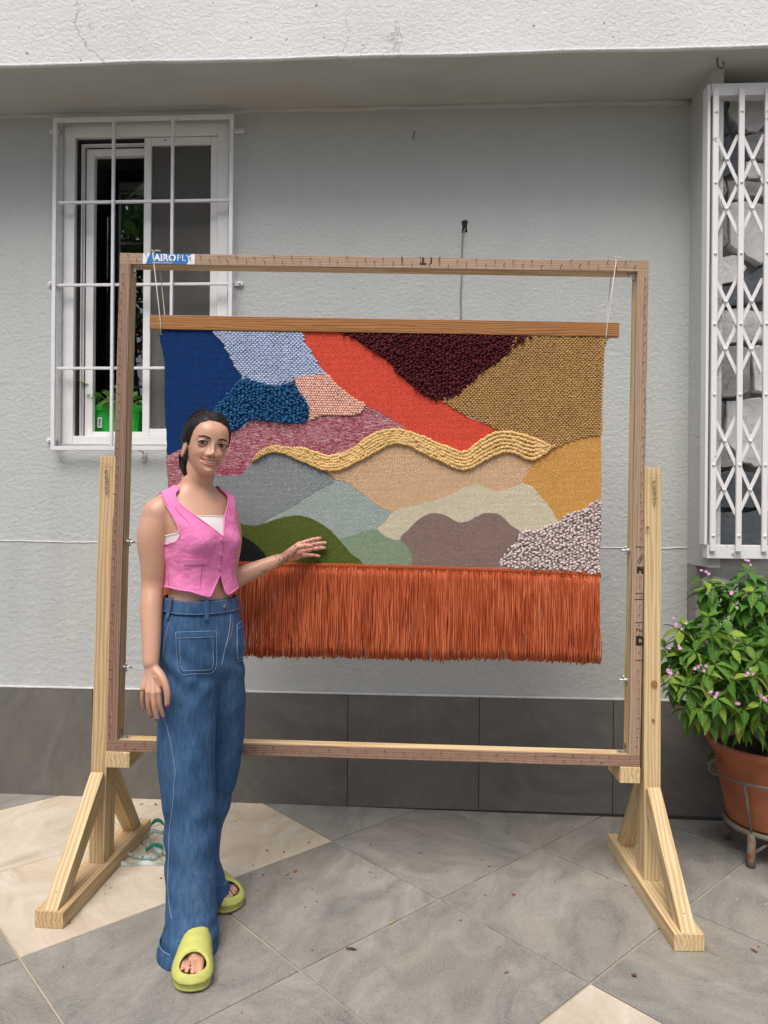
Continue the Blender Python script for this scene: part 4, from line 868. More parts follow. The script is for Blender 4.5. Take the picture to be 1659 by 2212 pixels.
# ------------------------------------------------------------------ the person
PY = 2.30; PC = at(433, 1400, PY)[:2]; TY = R(52)
TF, TLF = np.array([math.sin(TY), -math.cos(TY)]), np.array([math.cos(TY), math.sin(TY)])
def B(l, f, z):
    """pelvis turned further than the shoulders; the upper body leans a little"""
    w_ = min(1, max(0, (z - 1.24) / .15)); w_ = w_ * w_ * (3 - 2 * w_); a = R(56 - 26 * w_); dx = -.018 * min(1, max(0, (z - 1.10) / .28)); c, s = math.cos(a), math.sin(a)
    return np.array([PC[0] + dx + c * l + s * f, PC[1] + s * l - c * f, z])
def sm(x, xs, ys):
    """smooth interpolation of a table"""
    xs = np.asarray(xs, float); ys = np.asarray(ys, float); x = np.clip(x, xs[0], xs[-1]); m = np.gradient(ys, xs)
    i = np.clip(np.searchsorted(xs, x) - 1, 0, len(xs) - 2); h = xs[i + 1] - xs[i]; t = (x - xs[i]) / h
    return (2 * t ** 3 - 3 * t ** 2 + 1) * ys[i] + (t ** 3 - 2 * t ** 2 + t) * h * m[i] + (-2 * t ** 3 + 3 * t ** 2) * ys[i + 1] + (t ** 3 - t ** 2) * h * m[i + 1]
TS_ = np.array([  # height, half width, front, back
 (.86, .095, .070, .075), (.95, .118, .082, .090), (1.02, .114, .084, .086), (1.07, .110, .083, .080), (1.11, .106, .081, .076), (1.16, .109, .086, .078), (1.21, .114, .096, .081),
 (1.255, .118, .106, .084), (1.30, .122, .098, .086), (1.335, .128, .084, .086), (1.365, .132, .070, .080), (1.388, .124, .059, .072), (1.405, .103, .052, .064), (1.42, .074, .047, .056), (1.435, .054, .045, .050), (1.46, .045, .043, .047)])
def lut(xs, ys, n=1600):
    x0, x1 = float(xs[0]), float(xs[-1]); T = sm(np.linspace(x0, x1, n), xs, ys).tolist(); k = (n - 1) / (x1 - x0)
    return lambda x: T[min(n - 1, max(0, int((x - x0) * k + .5)))]
T_A, T_F, T_B = (lut(TS_[:, 0], TS_[:, k]) for k in (1, 2, 3))
def TT(phi, z, off=0.0):
    a, bf, bb = T_A(z), T_F(z), T_B(z); c, s = math.cos(phi), math.sin(phi)
    bust = .017 * math.exp(-((z - 1.248) / .040) ** 2) * (math.exp(-((phi - .55) / .30) ** 2) + math.exp(-((phi + .55) / .30) ** 2))
    b = (bf if c > 0 else bb)
    e = 2.25; k = (abs(c) ** e + abs(s) ** e) ** (-1 / e)
    return B((a + off) * s * k + bust * s * .3, (b + off) * c * k + bust, z)
def Tlat(phi, z): c, s = math.cos(phi), math.sin(phi); return T_A(z) * s * (abs(c) ** 2.25 + abs(s) ** 2.25) ** (-1 / 2.25)
def loft(rings, caps=True):
    n = len(rings[0]); V = np.concatenate([np.asarray(r) for r in rings]); F = [(i * n + k, i * n + (k + 1) % n, (i + 1) * n + (k + 1) % n, (i + 1) * n + k) for i in range(len(rings) - 1) for k in range(n)]
    if caps: F.append(tuple(range(n))[::-1]); F.append(tuple(range((len(rings) - 1) * n, len(rings) * n)))
    return V, F
def ell(c, r, M=None, nu=18, nv=10):
    V, F = bead_base(nu, nv); V = V * np.asarray(r)
    if M is not None: V = V @ np.asarray(M).T
    return V + np.asarray(c), F.tolist()
def limb(pts, rad, n=20, k=5, flat=None):
    """rounded limb through points with radii"""
    P = crom(pts, k); r = crom([(q, 0, 0) for q in rad], k)[:, 0]; V, F = tube(P, r, n); m = MB(); m.put(V, F)
    m.put(*ell(P[0], (r[0],) * 3)); m.put(*ell(P[-1], (r[-1],) * 3)); return m.out()
def remesh(name, mb, voxel, it=3):
    V, F = mb.out(); me = mesh_np(name, V, F); bm = bmesh.new(); bm.from_mesh(me); bmesh.ops.recalc_face_normals(bm, faces=bm.faces); bm.to_mesh(me); bm.free()
    o = bpy.data.objects.new('clay', me); COL.objects.link(o); r = o.modifiers.new('r', 'REMESH'); r.mode = 'VOXEL'; r.voxel_size = voxel; r.adaptivity = 0
    if it: s = o.modifiers.new('s', 'SMOOTH'); s.factor = .5; s.iterations = it
    dg = bpy.context.evaluated_depsgraph_get(); out = bpy.data.meshes.new_from_object(o.evaluated_get(dg)); bpy.data.objects.remove(o); out.materials.clear(); out.name = name
    out.polygons.foreach_set('use_smooth', np.ones(len(out.polygons), bool)); return out
def co_of(me): a = np.empty(len(me.vertices) * 3, np.float32); me.vertices.foreach_get('co', a); return a.reshape(-1, 3).astype(float)
def set_co(me, V): me.vertices.foreach_set('co', V.astype(np.float32).ravel()); me.update()
def lap(me, V, wgt, it):
    """weighted Laplacian smoothing on mesh edges"""
    e = np.empty(len(me.edges) * 2, np.int32); me.edges.foreach_get('vertices', e); e = e.reshape(-1, 2); n = len(V); deg = np.bincount(e.ravel(), minlength=n)[:, None] + 1e-9
    for _ in range(it):
        S_ = np.stack([np.bincount(e[:, 0], V[e[:, 1], k], n) + np.bincount(e[:, 1], V[e[:, 0], k], n) for k in range(3)], 1) / deg; V = V + (S_ - V) * wgt[:, None] * .6
    return V
person_base = np.array([PC[0], PC[1], gz(PC[0])])
person = thing('person', 'smiling woman in pink cropped vest, wide blue jeans and lime slides touching the tapestry', 'person', person_base)

# --- skeleton points, each with its own distance from the camera
RSH, REL, RWR = at(337, 1104, 2.222), at(330, 1266, 2.218), at(326, 1431, 2.135)
LSH, LEL, LWR = at(492, 1109, 2.365), at(488, 1258, 2.43), at(601, 1210, 2.50)
clay = MB(); n = 48
zs = np.r_[np.linspace(.865, 1.33, 24), np.linspace(1.335, 1.46, 26)]
clay.put(*loft([[TT(2 * math.pi * k / n, z) for k in range(n)] for z in zs]))
# right arm
u1 = RSH + (REL - RSH) * .33; u2 = RSH + (REL - RSH) * .72
clay.put(*limb([RSH + [.012, .01, .0], u1 + [-.004, 0, 0], u2, REL, REL + (RWR - REL) * .3 + [-.003, 0, 0], REL + (RWR - REL) * .7, RWR], [.049, .0520, .0415, .0350, .0345, .0290, .0248], 24))
clay.put(*ell(RSH + [.006, .005, -.012], (.051, .050, .055))); clay.put(*limb([RSH, RSH * .55 + B(-.06, -.005, 1.385) * .45, B(-.03, -.01, 1.39)], [.036, .036, .035], 18))
# left arm
u1 = LSH + (LEL - LSH) * .35
clay.put(*limb([LSH + [-.012, 0, 0], u1 + [.004, 0, 0], LSH + (LEL - LSH) * .75, LEL, LEL + (LWR - LEL) * .3 + [0, 0, .0], LEL + (LWR - LEL) * .7, LWR], [.044, .0465, .039, .035, .0335, .0275, .0228], 24))
clay.put(*ell(LSH + [-.004, 0, -.012], (.042, .042, .048))); clay.put(*limb([LSH, LSH * .55 + B(.06, -.005, 1.385) * .45, B(.03, -.01, 1.39)], [.034, .035, .035], 18))
# hands: palm plus five fingers
NAILS = []
def finger(pts, r, nail=None):
    clay.put(*limb(pts, r, 12, 4))
    if nail is not None:
        a, b = np.array(pts[-2]), np.array(pts[-1]); d = (b - a) / np.linalg.norm(b - a); nn = np.array(nail, float); nn = nn - d * nn.dot(d); nn /= np.linalg.norm(nn); NAILS.append((b, d, nn, r[-1]))
def mid3(a, b, bend, f1=.42, f2=.74): a, b, bend = map(np.array, (a, b, bend)); return [a, a + (b - a) * f1 + bend, a + (b - a) * f2 + bend * .75, b]
# right hand hangs, back of the hand to the viewer
hw = RWR
km = [at(342.5, 1495, 2.108), at(331.5, 1497, 2.10), at(320, 1495, 2.103), at(309, 1487, 2.114)]
tips = [at(352.5, 1546, 2.128), at(339.5, 1551, 2.112), at(327, 1544, 2.124), at(311.5, 1530, 2.138)]
for k_, (a, b, r0) in enumerate(zip(km, tips, (.0074, .0077, .0073, .0064))):
    clay.put(*limb([hw + (a - hw) * .1, hw + (a - hw) * .55 + [0, .004, 0], a], [.0155, .0120, .0098], 14)); finger(mid3(a, b, [-.001, -.006, .001]), [r0 + .0016, r0 + .0006, r0, r0 * .84], (-.1, -.9, -.25) if k_ < 3 else (-.5, -.8, -.2))
finger([hw + [.004, .0, -.012], at(347, 1460, 2.115), at(358, 1482, 2.105), at(361.5, 1502, 2.103), at(361, 1521, 2.106)], [.0165, .0140, .0108, .0095, .0078], (.6, -.8, -.1))
clay.put(*ell((hw + km[1]) / 2 + [.002, .006, -.006], (.026, .013, .036))); clay.put(*limb([at(341, 1462, 2.118), at(349, 1478, 2.112)], [.014, .010], 12))
# left hand reaches back to the cloth, palm towards the viewer
hw = LWR
km = [at(648, 1175, 2.535), at(652, 1182, 2.54), at(654, 1190, 2.54), at(653, 1199.5, 2.537)]
tips = [at(692, 1162.5, 2.560), at(702.5, 1173, 2.563), at(701.5, 1183.5, 2.563), at(689, 1201.5, 2.560)]
for a, b, r0 in zip(km, tips, (.0080, .0082, .0078, .0070)):
    clay.put(*limb([hw + (a - hw) * .1, hw + (a - hw) * .5, a], [.0145, .0125, .0108], 14)); finger(mid3(a, b, [0, .004, .002]), [r0 + .0014, r0 + .0004, r0, r0 * .82])
finger([hw + [.012, -.004, .004], at(627, 1193, 2.497), at(645, 1181.5, 2.492), at(660, 1179.5, 2.497), at(675, 1179, 2.505)], [.0150, .0145, .0112, .0098, .0078], (.1, -.8, .6))
clay.put(*ell((hw + km[2]) / 2 + [.006, .004, -.001], (.038, .013, .021), Matrix.Rotation(R(-20), 3, 'Y')))
# neck
HC = at(452, 1019.5, 2.205)                            # the chin's front point
HY, HR, HS = R(31), R(7.5), .945
hf = np.array([math.sin(HY), -math.cos(HY), 0]); hl0 = np.array([math.cos(HY), math.sin(HY), 0]); hu = np.array([0, 0, 1.0])
hl = hl0 * math.cos(HR) - hu * math.sin(HR); hu = hu * math.cos(HR) + hl0 * math.sin(HR)
HO = HC - hf * .082 * HS - hu * .010                        # head axis at chin level
def Hd(x, y, z): return HO + (hl * x + hf * y + hu * z) * HS
clay.put(*limb([B(0, -.012, 1.36), B(0, -.008, 1.42), Hd(0, -.022, .01) , Hd(0, -.02, .07)], [.055, .046, .0425, .044], 28))
for s in (-1, 1): clay.put(*limb([B(s * .015, .030, 1.418), (B(s * .035, .012, 1.45) + Hd(s * .045, -.01, .05)) / 2, Hd(s * .045, -.03, .06)], [.006, .008, .006], 10)); clay.put(*limb([B(s * .018, .043, 1.398), B(s * .06, .036, 1.405), B(s * .105, .01, 1.40)], [.007, .0075, .008], 10))
for s in (-1, 1): clay.put(*limb([Hd(s * .01, -.042, .015), B(s * .034, -.026, 1.425), B(s * .10, -.015, 1.388)], [.022, .022, .022], 16))
# --- head as a surface in (angle, height) with the face raised on it
HZ = [0, .004, .010, .02, .035, .05, .065, .085, .105, .125, .145, .165, .182, .196, .206, .212, .2135]
HWd = [.011, .019, .026, .0345, .0435, .0505, .0562, .0615, .0645, .0660, .0660, .0630, .0560, .0455, .0330, .017, .002]
HFr = [.062, .073, .079, .0815, .082, .083, .0835, .084, .0855, .0885, .0875, .0805, .068, .0535, .038, .020, .002]
HBk = [.004, .012, .018, .026, .040, .055, .070, .085, .094, .098, .097, .090, .078, .063, .045, .024, .002]
H_W, H_F, H_B = lut(HZ, HWd, 4000), lut(HZ, HFr, 4000), lut(HZ, HBk, 4000)
def mouthline(x): return .0415 + .0078 * (abs(x) / .030) ** 2
def head_pt(th, z, hair=0.0):
    wd, fr, bk = H_W(z), H_F(z), H_B(z); c, s = math.cos(th), math.sin(th)
    e = 2.0 + (.35 if c > 0 else .1); k = (abs(c) ** e + abs(s) ** e) ** (-1 / e); x = (wd + hair) * s * k; y = ((fr if c > 0 else bk) + hair) * c * k
    if c > 0 and hair == 0:
        g = lambda x0, z0, sx, sz: math.exp(-((x - x0) / sx) ** 2 - ((z - z0) / sz) ** 2)
        m = 0.0
        if .058 < z < .118:
            hN = np.interp(z, [.058, .063, .068, .073, .085, .100, .112, .118], [.0, .0125, .0190, .0195, .0130, .0070, .0028, 0]); wN = np.interp(z, [.058, .072, .09, .118], [.0125, .0118, .0086, .0095]); m += hN * math.exp(-(x / wN) ** 2)
        for q in (-1, 1):
            m += .0120 * g(q * .0140, .0655, .0062, .0062) - .0085 * g(q * .0318, .1045, .0165, .0090) + .0028 * g(q * .030, .121, .017, .006) + .0070 * g(q * .036, .073, .016, .014) - .0022 * g(q * .0255, .056, .005, .012) - .0030 * g(q * .013, .094, .006, .010)
            m -= .0030 * g(q * .0305, .0515, .0045, .006) + .0050 * g(q * .0065, .0605, .0035, .0026)
        dz = z - mouthline(x); wm = math.exp(-(x / .0265) ** 4)
        m += wm * (.0050 * math.exp(-((dz - .0058) / .0040) ** 2) + .0075 * math.exp(-((dz + .0072) / .0050) ** 2)) - .0110 * math.exp(-(dz / .0034) ** 2) * math.exp(-(x / .0300) ** 6)
        m += .0045 * g(0, .013, .015, .010) - .0028 * g(0, .0265, .014, .005) + .0015 * g(0, .155, .035, .02)
        y += m
    return x, y, z
NT_, NZ_ = 150, 130
ths = []                                              # denser in front
for k in range(NT_): t = k / NT_ * 2 * math.pi; ths.append(t - .42 * math.sin(t) if True else t)
zz = .0005 + (.2133 - .0005) * np.linspace(0, 1, NZ_) ** 1.0
clay.put(*loft([[Hd(*head_pt(t, z)) for t in ths] for z in zz]))
# ears
for s in (-1, 1):
    Em = np.stack([hl, hf, hu], 1)
    c = Hd(-.0715 if s < 0 else .058, -.012, .088); M_ = Em @ np.array(Matrix.Rotation(R(18) * s, 3, 'Z') @ Matrix.Rotation(R(-10), 3, 'X'))
    clay.put(*ell(c, (.0042, .014, .026), M_)); 
    rim = [c + M_ @ np.array([s * .004, math.cos(a) * .0135 * (1 if math.sin(a) > -.2 else .75), math.sin(a) * .0265]) for a in np.linspace(-2.2, 2.6, 14)]
    clay.put(*tube(rim, .0030, 8)); clay.put(*ell(c + M_ @ np.array([s * .002, -.001, -.024]), (.0045, .008, .009), M_)); clay.put(*ell(c + M_ @ np.array([s * .003, .011, -.002]), (.004, .004, .006), M_))
# legs inside the jeans, and feet
RHIP, LHIP = B(-.075, -.005, .86), B(.075, -.005, .86)
fr_t = onfloor(408, 2147); RD_ = np.array([math.sin(R(9)), -math.cos(R(9)), 0]); RF0 = fr_t - RD_ * .262
fl_t = onfloor(512, 1968); LD_ = np.array([math.sin(R(52)), -math.cos(R(52)), 0]); LF0 = fl_t - LD_ * .262
FEET = []
for (F0, D_, sd) in ((RF0, RD_, -1), (LF0, LD_, 1)):          # sd: +1 her left foot
    X_ = np.array([-D_[1], D_[0], 0]) * -1; X_ = np.array([D_[1] * -1, D_[0], 0]); 
    lat_ = np.array([-D_[1], D_[0], 0])                        # to the foot's left seen from above: her left
    FEET.append((F0, D_, lat_, sd))
def ft(i, x, y, z): F0, D_, L_, sd = FEET[i]; p = F0 + D_ * y + L_ * x; return np.array([p[0], p[1], gz(p[0]) + z])
for i in (0, 1):
    sd = FEET[i][3]; inn = -sd                                 # big toe side
    clay.put(*limb([ft(i, 0, .045, .058), ft(i, 0, .12, .066), ft(i, 0, .175, .050)], [.026, .028, .022], 18)); clay.put(*limb([ft(i, inn * .012, .15, .048), ft(i, inn * .016, .192, .041)], [.022, .017], 14)); clay.put(*limb([ft(i, -inn * .014, .14, .045), ft(i, -inn * .018, .182, .038)], [.02, .015], 14))
    for q, (x0, y0, x1, y1, r_) in enumerate(((.022, .192, .0255, .238, .0112), (.0055, .196, .0058, .236, .0074), (-.0105, .192, -.0115, .230, .0070), (-.0245, .184, -.0265, .220, .0066), (-.037, .174, -.039, .207, .006))):
        clay.put(*limb([ft(i, inn * x0, y0 - .02, .046), ft(i, inn * x0, y0, .048), ft(i, inn * (x0 + x1) / 2, (y0 + y1) / 2 + .004, .051), ft(i, inn * x1, y1, .043)], [r_, r_, r_ * .95, r_ * .95], 12))
        b = ft(i, inn * x1, y1, .043); NAILS.append((b, FEET[i][1] * .8 + np.array([0, 0, -.45]), np.array([0, 0, 1.0]) + FEET[i][1] * .5, -r_))
RKN, LKN = at(404, 1700, 2.215), at(455, 1690, 2.395); RAN, LAN = ft(0, 0, .05, .09), ft(1, 0, .05, .09); RHIP, LHIP = at(412, 1480, 2.25), at(470, 1480, 2.345)
R2, L2 = at(411, 1880, 2.185), at(428, 1850, 2.405)
clay.put(*limb([B(-.05, 0, .90), RHIP, (RHIP + RKN) / 2, RKN, R2, RAN, ft(0, 0, .05, .06)], [.06, .06, .055, .045, .04, .032, .03], 20)); clay.put(*limb([B(.05, 0, .90), LHIP, (LHIP + LKN) / 2, LKN, L2, LAN, ft(1, 0, .05, .06)], [.06, .05, .045, .04, .036, .032, .03], 20))
body = remesh('body', clay, .0021, 2)
V = co_of(body)
# blend the joints
wgt = np.zeros(len(V))
for c, r_ in ((RSH, .15), (LSH, .14), (B(0, 0, 1.40), .12), (B(-.08, 0, 1.38), .09), (B(.08, 0, 1.38), .09), (Hd(0, -.02, .0), .05), (REL, .06), (LEL, .06), (RWR, .045), (LWR, .04)): wgt = np.maximum(wgt, np.clip(1.3 * (1 - np.linalg.norm(V - c, axis=1) / r_), 0, 1))
V = lap(body, V, wgt, 38)
hv = (V - HO) @ np.stack([hl, hf, hu], 1) / HS             # head coordinates of every vertex
hz_ = (hv[:, 2] > .12) | (hv[:, 1] < .03); V = lap(body, V, (hz_ & (hv[:, 2] > -.02)) * .8, 5)
set_co(body, V)
# skin colour by place on the body: lips, flush, henna
skin = np.tile(np.array([.55, .31, .20]), (len(V), 1)); hx, hy, hz2 = hv.T
face = (hy > .04) & (hz2 > -.01) & (hz2 < .2) & (np.abs(hx) < .08)
dz = hz2 - (.0415 + .0078 * (np.abs(hx) / .030) ** 2)
lip = face * np.clip(1.6 - ((dz - np.where(dz > 0, .0038, -.0062)) / .0058) ** 2 * 1.6, 0, 1) * np.clip((.0335 - np.abs(hx)) / .006, 0, 1); lip = np.clip(lip, 0, 1)
def mixc(w_, c): global skin; skin = skin * (1 - w_[:, None]) + np.array(c) * w_[:, None]
for s in (-1, 1): mixc(face * .28 * np.exp(-((hx - s * .038) / .018) ** 2 - ((hz2 - .072) / .016) ** 2), (.56, .22, .15)); mixc(face * .38 * np.exp(-((hx - s * .030) / .016) ** 2 - ((hz2 - .094) / .006) ** 2), (.26, .12, .075)); mixc(face * .35 * np.exp(-((hx - s * .030) / .018) ** 2 - ((hz2 - .113) / .006) ** 2), (.34, .17, .11))
mixc(face * .3 * np.exp(-(hx / .014) ** 2 - ((hz2 - .068) / .012) ** 2), (.56, .24, .17)); mixc(lip * .9, (.46, .13, .12)); 
for (a, b) in ((-.048, .060), (-.043, .083), (.043, .074)): mixc(face * .8 * np.exp(-((hx - a) / .0016) ** 2 - ((hz2 - b) / .0016) ** 2), (.10, .05, .03))
dl = np.linalg.norm(V - LWR, axis=1); arm_d = (km[2] - LWR) / np.linalg.norm(km[2] - LWR); tpos = (V - LWR) @ arm_d
onhand = (dl < .20) & (tpos > -.012) & (V[:, 1] > 2.42); mixc(onhand * np.clip((tpos + .01) / .05, 0, 1) * .45, (.60, .27, .20))
up_ = (V - LWR) @ np.cross(arm_d, [0, 1.0, 0]); ringd = np.abs(((tpos + .006) / .014) % 1 - .5); pat = (np.sin(up_ * 520) * np.sin(tpos * 420 + 2 * np.sin(up_ * 260)) > .25)
henna = onhand & (tpos < .036) & ((pat) | (ringd < .09)); henna2 = onhand & (tpos >= .036) & (np.sin(up_ * 300 + 1.1) * np.sin(tpos * 240 + 1.5 * np.sin(up_ * 200)) > .62); henna3 = (tpos > .115) & onhand & (np.sin(tpos * 300) > .3)
mixc(henna * .85, (.13, .030, .012)); mixc(henna2 * .8, (.17, .045, .02)); mixc(henna3 * .55, (.32, .075, .035))
el = LWR + (LEL - LWR) * .33; mixc(.6 * np.exp(-(((V - el) @ (arm_d)) / .012) ** 2 - ((V[:, 2] - el[2] + .012) / .005) ** 2) * (V[:, 1] < 2.48), (.05, .06, .05))
mixc((np.linalg.norm(V - tips[0], axis=1) < .001) * 1.0, (.4, .1, .1))
for i in (0, 1):
    c = ft(i, 0, .235, .045); mixc(.5 * np.clip(1 - np.linalg.norm(V - c, axis=1) / .05, 0, 1), (.62, .26, .19))
ca = body.color_attributes.new('skin_tone', 'FLOAT_COLOR', 'POINT'); ca.data.foreach_set('color', np.c_[skin, np.ones(len(V))].astype(np.float32).ravel())
def skin_mat():
    t = NT('skin'); a = t.n('VertexColor'); a.layer_name = 'skin_tone'; co = t.coords(); f = t.noise(co, 45, 4); g = t.noise(co, 12, 3)
    col = t.mix(t.math('MULTIPLY', f, .16), a.outputs['Color'], (.42, .20, .12)); col = t.mix(t.math('MULTIPLY', g, .15), col, (.60, .34, .24))
    m = t.done(col, .42, t.bump(t.noise(co, 520, 2), .16, .0008), spec=.5); t.b.inputs['Subsurface Weight'].default_value = .12; t.b.inputs['Subsurface Radius'].default_value = (.008, .003, .0015); t.b.inputs['Subsurface Scale'].default_value = .5; return m
M_SKIN = skin_mat(); body.transform(Matrix.Translation(-Vector(person_base))); bodyo = link('body', body, M_SKIN, person); WL[bodyo] = Vector(person_base)
M_PLAINSKIN = plain('lid_skin', (.48, .25, .155), .45, .06, 60)
# eyes, lids, lashes, brows, teeth
M_EYE = plain('eye_white', (.44, .40, .37), .2, .04, 40, spec=.5); M_IRIS = plain('iris', (.018, .008, .005), .1, .3, 300, spec=.6); M_BROW = plain('dark_brow', (.030, .019, .014), .8); M_HAIR0 = plain('dark_lash', (.012, .010, .009), .6)
for s in (-1, 1):
    ec = np.array([s * .0326, .0672, .1045]); Em = np.stack([hl, hf, hu], 1); er = .0165
    o_ = add('eye', *ell(Hd(*ec), (er * HS,) * 3, Em, 24, 16), M_EYE, person, True)
    def onball(a, b, r_): return Hd(ec[0] + r_ * math.sin(a) * math.cos(b), ec[1] + r_ * math.cos(a) * math.cos(b), ec[2] + r_ * math.sin(b))
    gaze = (-.25, -.06); V_ = [onball(gaze[0], gaze[1], er + .0009)]; F_ = []
    for rg in range(1, 6):
        for k in range(20): a = rg / 5 * .40; V_.append(onball(gaze[0] + a * math.cos(k * math.pi / 10), gaze[1] + a * math.sin(k * math.pi / 10), er + .0009 - .0007 * (rg / 5) ** 2))
    F_ = [(0, 1 + k, 1 + (k + 1) % 20) for k in range(20)] + [(1 + (r_ - 1) * 20 + k, 1 + r_ * 20 + k, 1 + r_ * 20 + (k + 1) % 20, 1 + (r_ - 1) * 20 + (k + 1) % 20) for r_ in range(1, 5) for k in range(20)]
    add('iris', V_, F_, M_IRIS, person, True)
    for kind in ('up', 'lo'):
        V_, F_, edge = [], [], []; na, nb_ = 26, 7
        for i in range(na + 1):
            a = -1.5 + 3.0 * i / na; open_ = max(0.0, math.cos(min(1, abs(a) / 1.08) * math.pi / 2)) ** .75
            e0 = (.325 * open_ + .01) if kind == 'up' else (-.29 * open_ - .01); e1 = 1.25 if kind == 'up' else -1.15
            e0 += .024 * a * s
            for j in range(nb_ + 1):
                b = e0 + (e1 - e0) * j / nb_; V_.append(onball(a, b, er + .0016 - .0012 * (j / nb_) ** 2))
            edge.append(onball(max(-1.12, min(1.12, a)), e0, er + .0022))
        F_ = [(i * (nb_ + 1) + j, (i + 1) * (nb_ + 1) + j, (i + 1) * (nb_ + 1) + j + 1, i * (nb_ + 1) + j + 1) for i in range(na) for j in range(nb_)]
        add('eyelid', V_, F_, M_PLAINSKIN, person, True)
        add('eyelashes', *tube(edge, np.interp(np.linspace(0, 1, na + 1), [0, .5, 1], [.0008, .0017, .0008]) if kind == 'up' else .0004, 6), M_HAIR0, person, True)
    BP = []
    for t in np.linspace(0, 1, 12):
        x = s * (.0125 + .039 * t); z = .1205 + .0075 * math.sin(min(1, t * 1.25) * math.pi * .62) - .003 * t; yy = head_pt(math.atan2(x / .07, 1) * 1.0, z)[1]
        # find the surface in front at this x
        th_ = math.asin(min(.99, abs(x) / .085)); best = min((abs(head_pt(q, z)[0] - x), head_pt(q, z)[1]) for q in np.linspace(0, 1.4, 90) * s); BP.append(Hd(x, best[1] - .0002, z))
    add('eyebrow', *tube(BP, np.interp(np.linspace(0, 1, 12), [0, .25, .7, 1], [.0022, .0032, .0026, .0007]), 8), M_BROW, person, True)
tv = []
for i in range(17):
    x = -.0225 + .045 * i / 16; zc_ = mouthline(x) + .0010; yv = .0832 - 13 * x * x; hh_ = .0031 * (1 - (abs(x) / .0235) ** 3)
    tv += [Hd(x, yv, zc_ - hh_ * .8), Hd(x, yv + .0004, zc_ + hh_)]
for q in (-1, 1): add('nostril_shade', *ell(Hd(q * .0072, .0895, .0612), (.0026, .0022, .0014), np.stack([hl, hf, hu], 1)), plain('nostril_shadow', (.05, .018, .012), .9), person, True)  # dark ellipsoids: the shade inside the nose openings put in as colour
add('teeth', tv, [(2 * i, 2 * i + 2, 2 * i + 3, 2 * i + 1) for i in range(16)], plain('teeth', (.56, .51, .45), .3), person, True)
# nails
M_NAILP = plain('magenta_nail', (.30, .025, .16), .2, .05); M_NAILN = plain('bare_nail', (.62, .33, .27), .25, .05)
for b, d, nn, r_ in NAILS:
    bare = r_ < 0; r_ = abs(r_); d = np.array(d) / np.linalg.norm(d); nn = np.array(nn) - d * np.dot(nn, d); nn /= np.linalg.norm(nn); w_ = np.cross(d, nn)
    add('nail', *ell(b + nn * r_ * .62 + d * r_ * (.35 if not bare else .2), (r_ * .72, r_ * (1.15 if not bare else .75), r_ * .42), np.stack([w_, d, nn], 1), 10, 6), M_NAILN if bare else M_NAILP, person, True)

# --- hair, drawn back to a low tail
def hairline(th):
    return float(np.interp(abs(th), [0, .35, .75, 1.05, 1.25, 1.42, 1.62, 1.9, 2.3, 3.2], [.184, .183, .173, .152, .120, .098, .088, .060, .036, .028]))
def hair_pt(th, z, lift=0.0):
    zl = hairline(th); t = np.clip((z - zl) / .03, 0, 1); o_ = .0005 + .0075 * t ** .8 + lift
    o_ += (.013 if th < 0 else .0) * np.clip((abs(th) - 1.0) / 1.2, 0, 1) * t * math.exp(-((z - .125) / .06) ** 2)
    o_ *= .6 if (.6 < th < 2.2) else 1.0; x, y, z_ = head_pt(th, z, o_); return x, y, z_ + (.010 + lift) * max(0, (z - .165) / .048) ** 1.2
V_, F_ = [], []; na, nb_ = 128, 44
for i in range(na):
    th = -math.pi + 2 * math.pi * i / na; zl = hairline(th)
    for j in range(nb_ + 1):
        z = zl + (.2134 - zl) * j / nb_; x, y, z_ = hair_pt(th, z); g = .0011 * math.sin(th * 41 + z * 60 + 3 * math.sin(z * 90)) * min(1, j / 5); V_.append(Hd(x * (1 + g * 8), y * (1 + g * 8), z_))
F_ = [(i * (nb_ + 1) + j, ((i + 1) % na) * (nb_ + 1) + j, ((i + 1) % na) * (nb_ + 1) + j + 1, i * (nb_ + 1) + j + 1) for i in range(na) for j in range(nb_)]
def hair_mat():
    t = NT('black_hair'); co = t.coords(); f = t.noise(co, 120, 4); col = t.ramp(f, [(.35, (.007, .0055, .005)), (.7, (.034, .025, .020))])
    return t.done(col, .5, t.bump(f, .4, .002), spec=.3)
M_HAIR = hair_mat(); hair = add('hair', V_, F_, M_HAIR, person, True)
sm_ = MB()
tail0 = Hd(-.004, -.115, .075)
for k in range(760):                                   # strands combed from the hairline to the tail
    th0 = rng.uniform(-2.2, 2.2); z0 = hairline(th0) + rng.uniform(-.004, .02); P = []; l_ = rng.uniform(.0012, .0040) + (.004 if rng.random() < .04 else 0); ph1 = rng.uniform(0, 6)
    th1 = math.copysign(math.pi * .97, th0 if abs(th0) > .02 else 1); rise = .016 * math.cos(min(abs(th0), 1.5))
    for t in np.linspace(0, 1, 15):
        th = th0 + (th1 - th0) * t ** .9; z = z0 + (.085 - z0) * t ** 1.6 + (rise * 2.2 + .01) * math.sin(t * math.pi) * (1 if z0 > .1 else .3)
        x, y, z_ = hair_pt(th, min(z, .2125), l_ * math.sin(min(1, t * 1.5) * math.pi * .5) + .0006 * math.sin(t * 9 + ph1)); P.append(Hd(x, y, z_))
    sm_.put(*tube(P, np.interp(np.linspace(0, 1, 15), [0, .15, 1], [.0004, .0010, .0011]), 4, False))
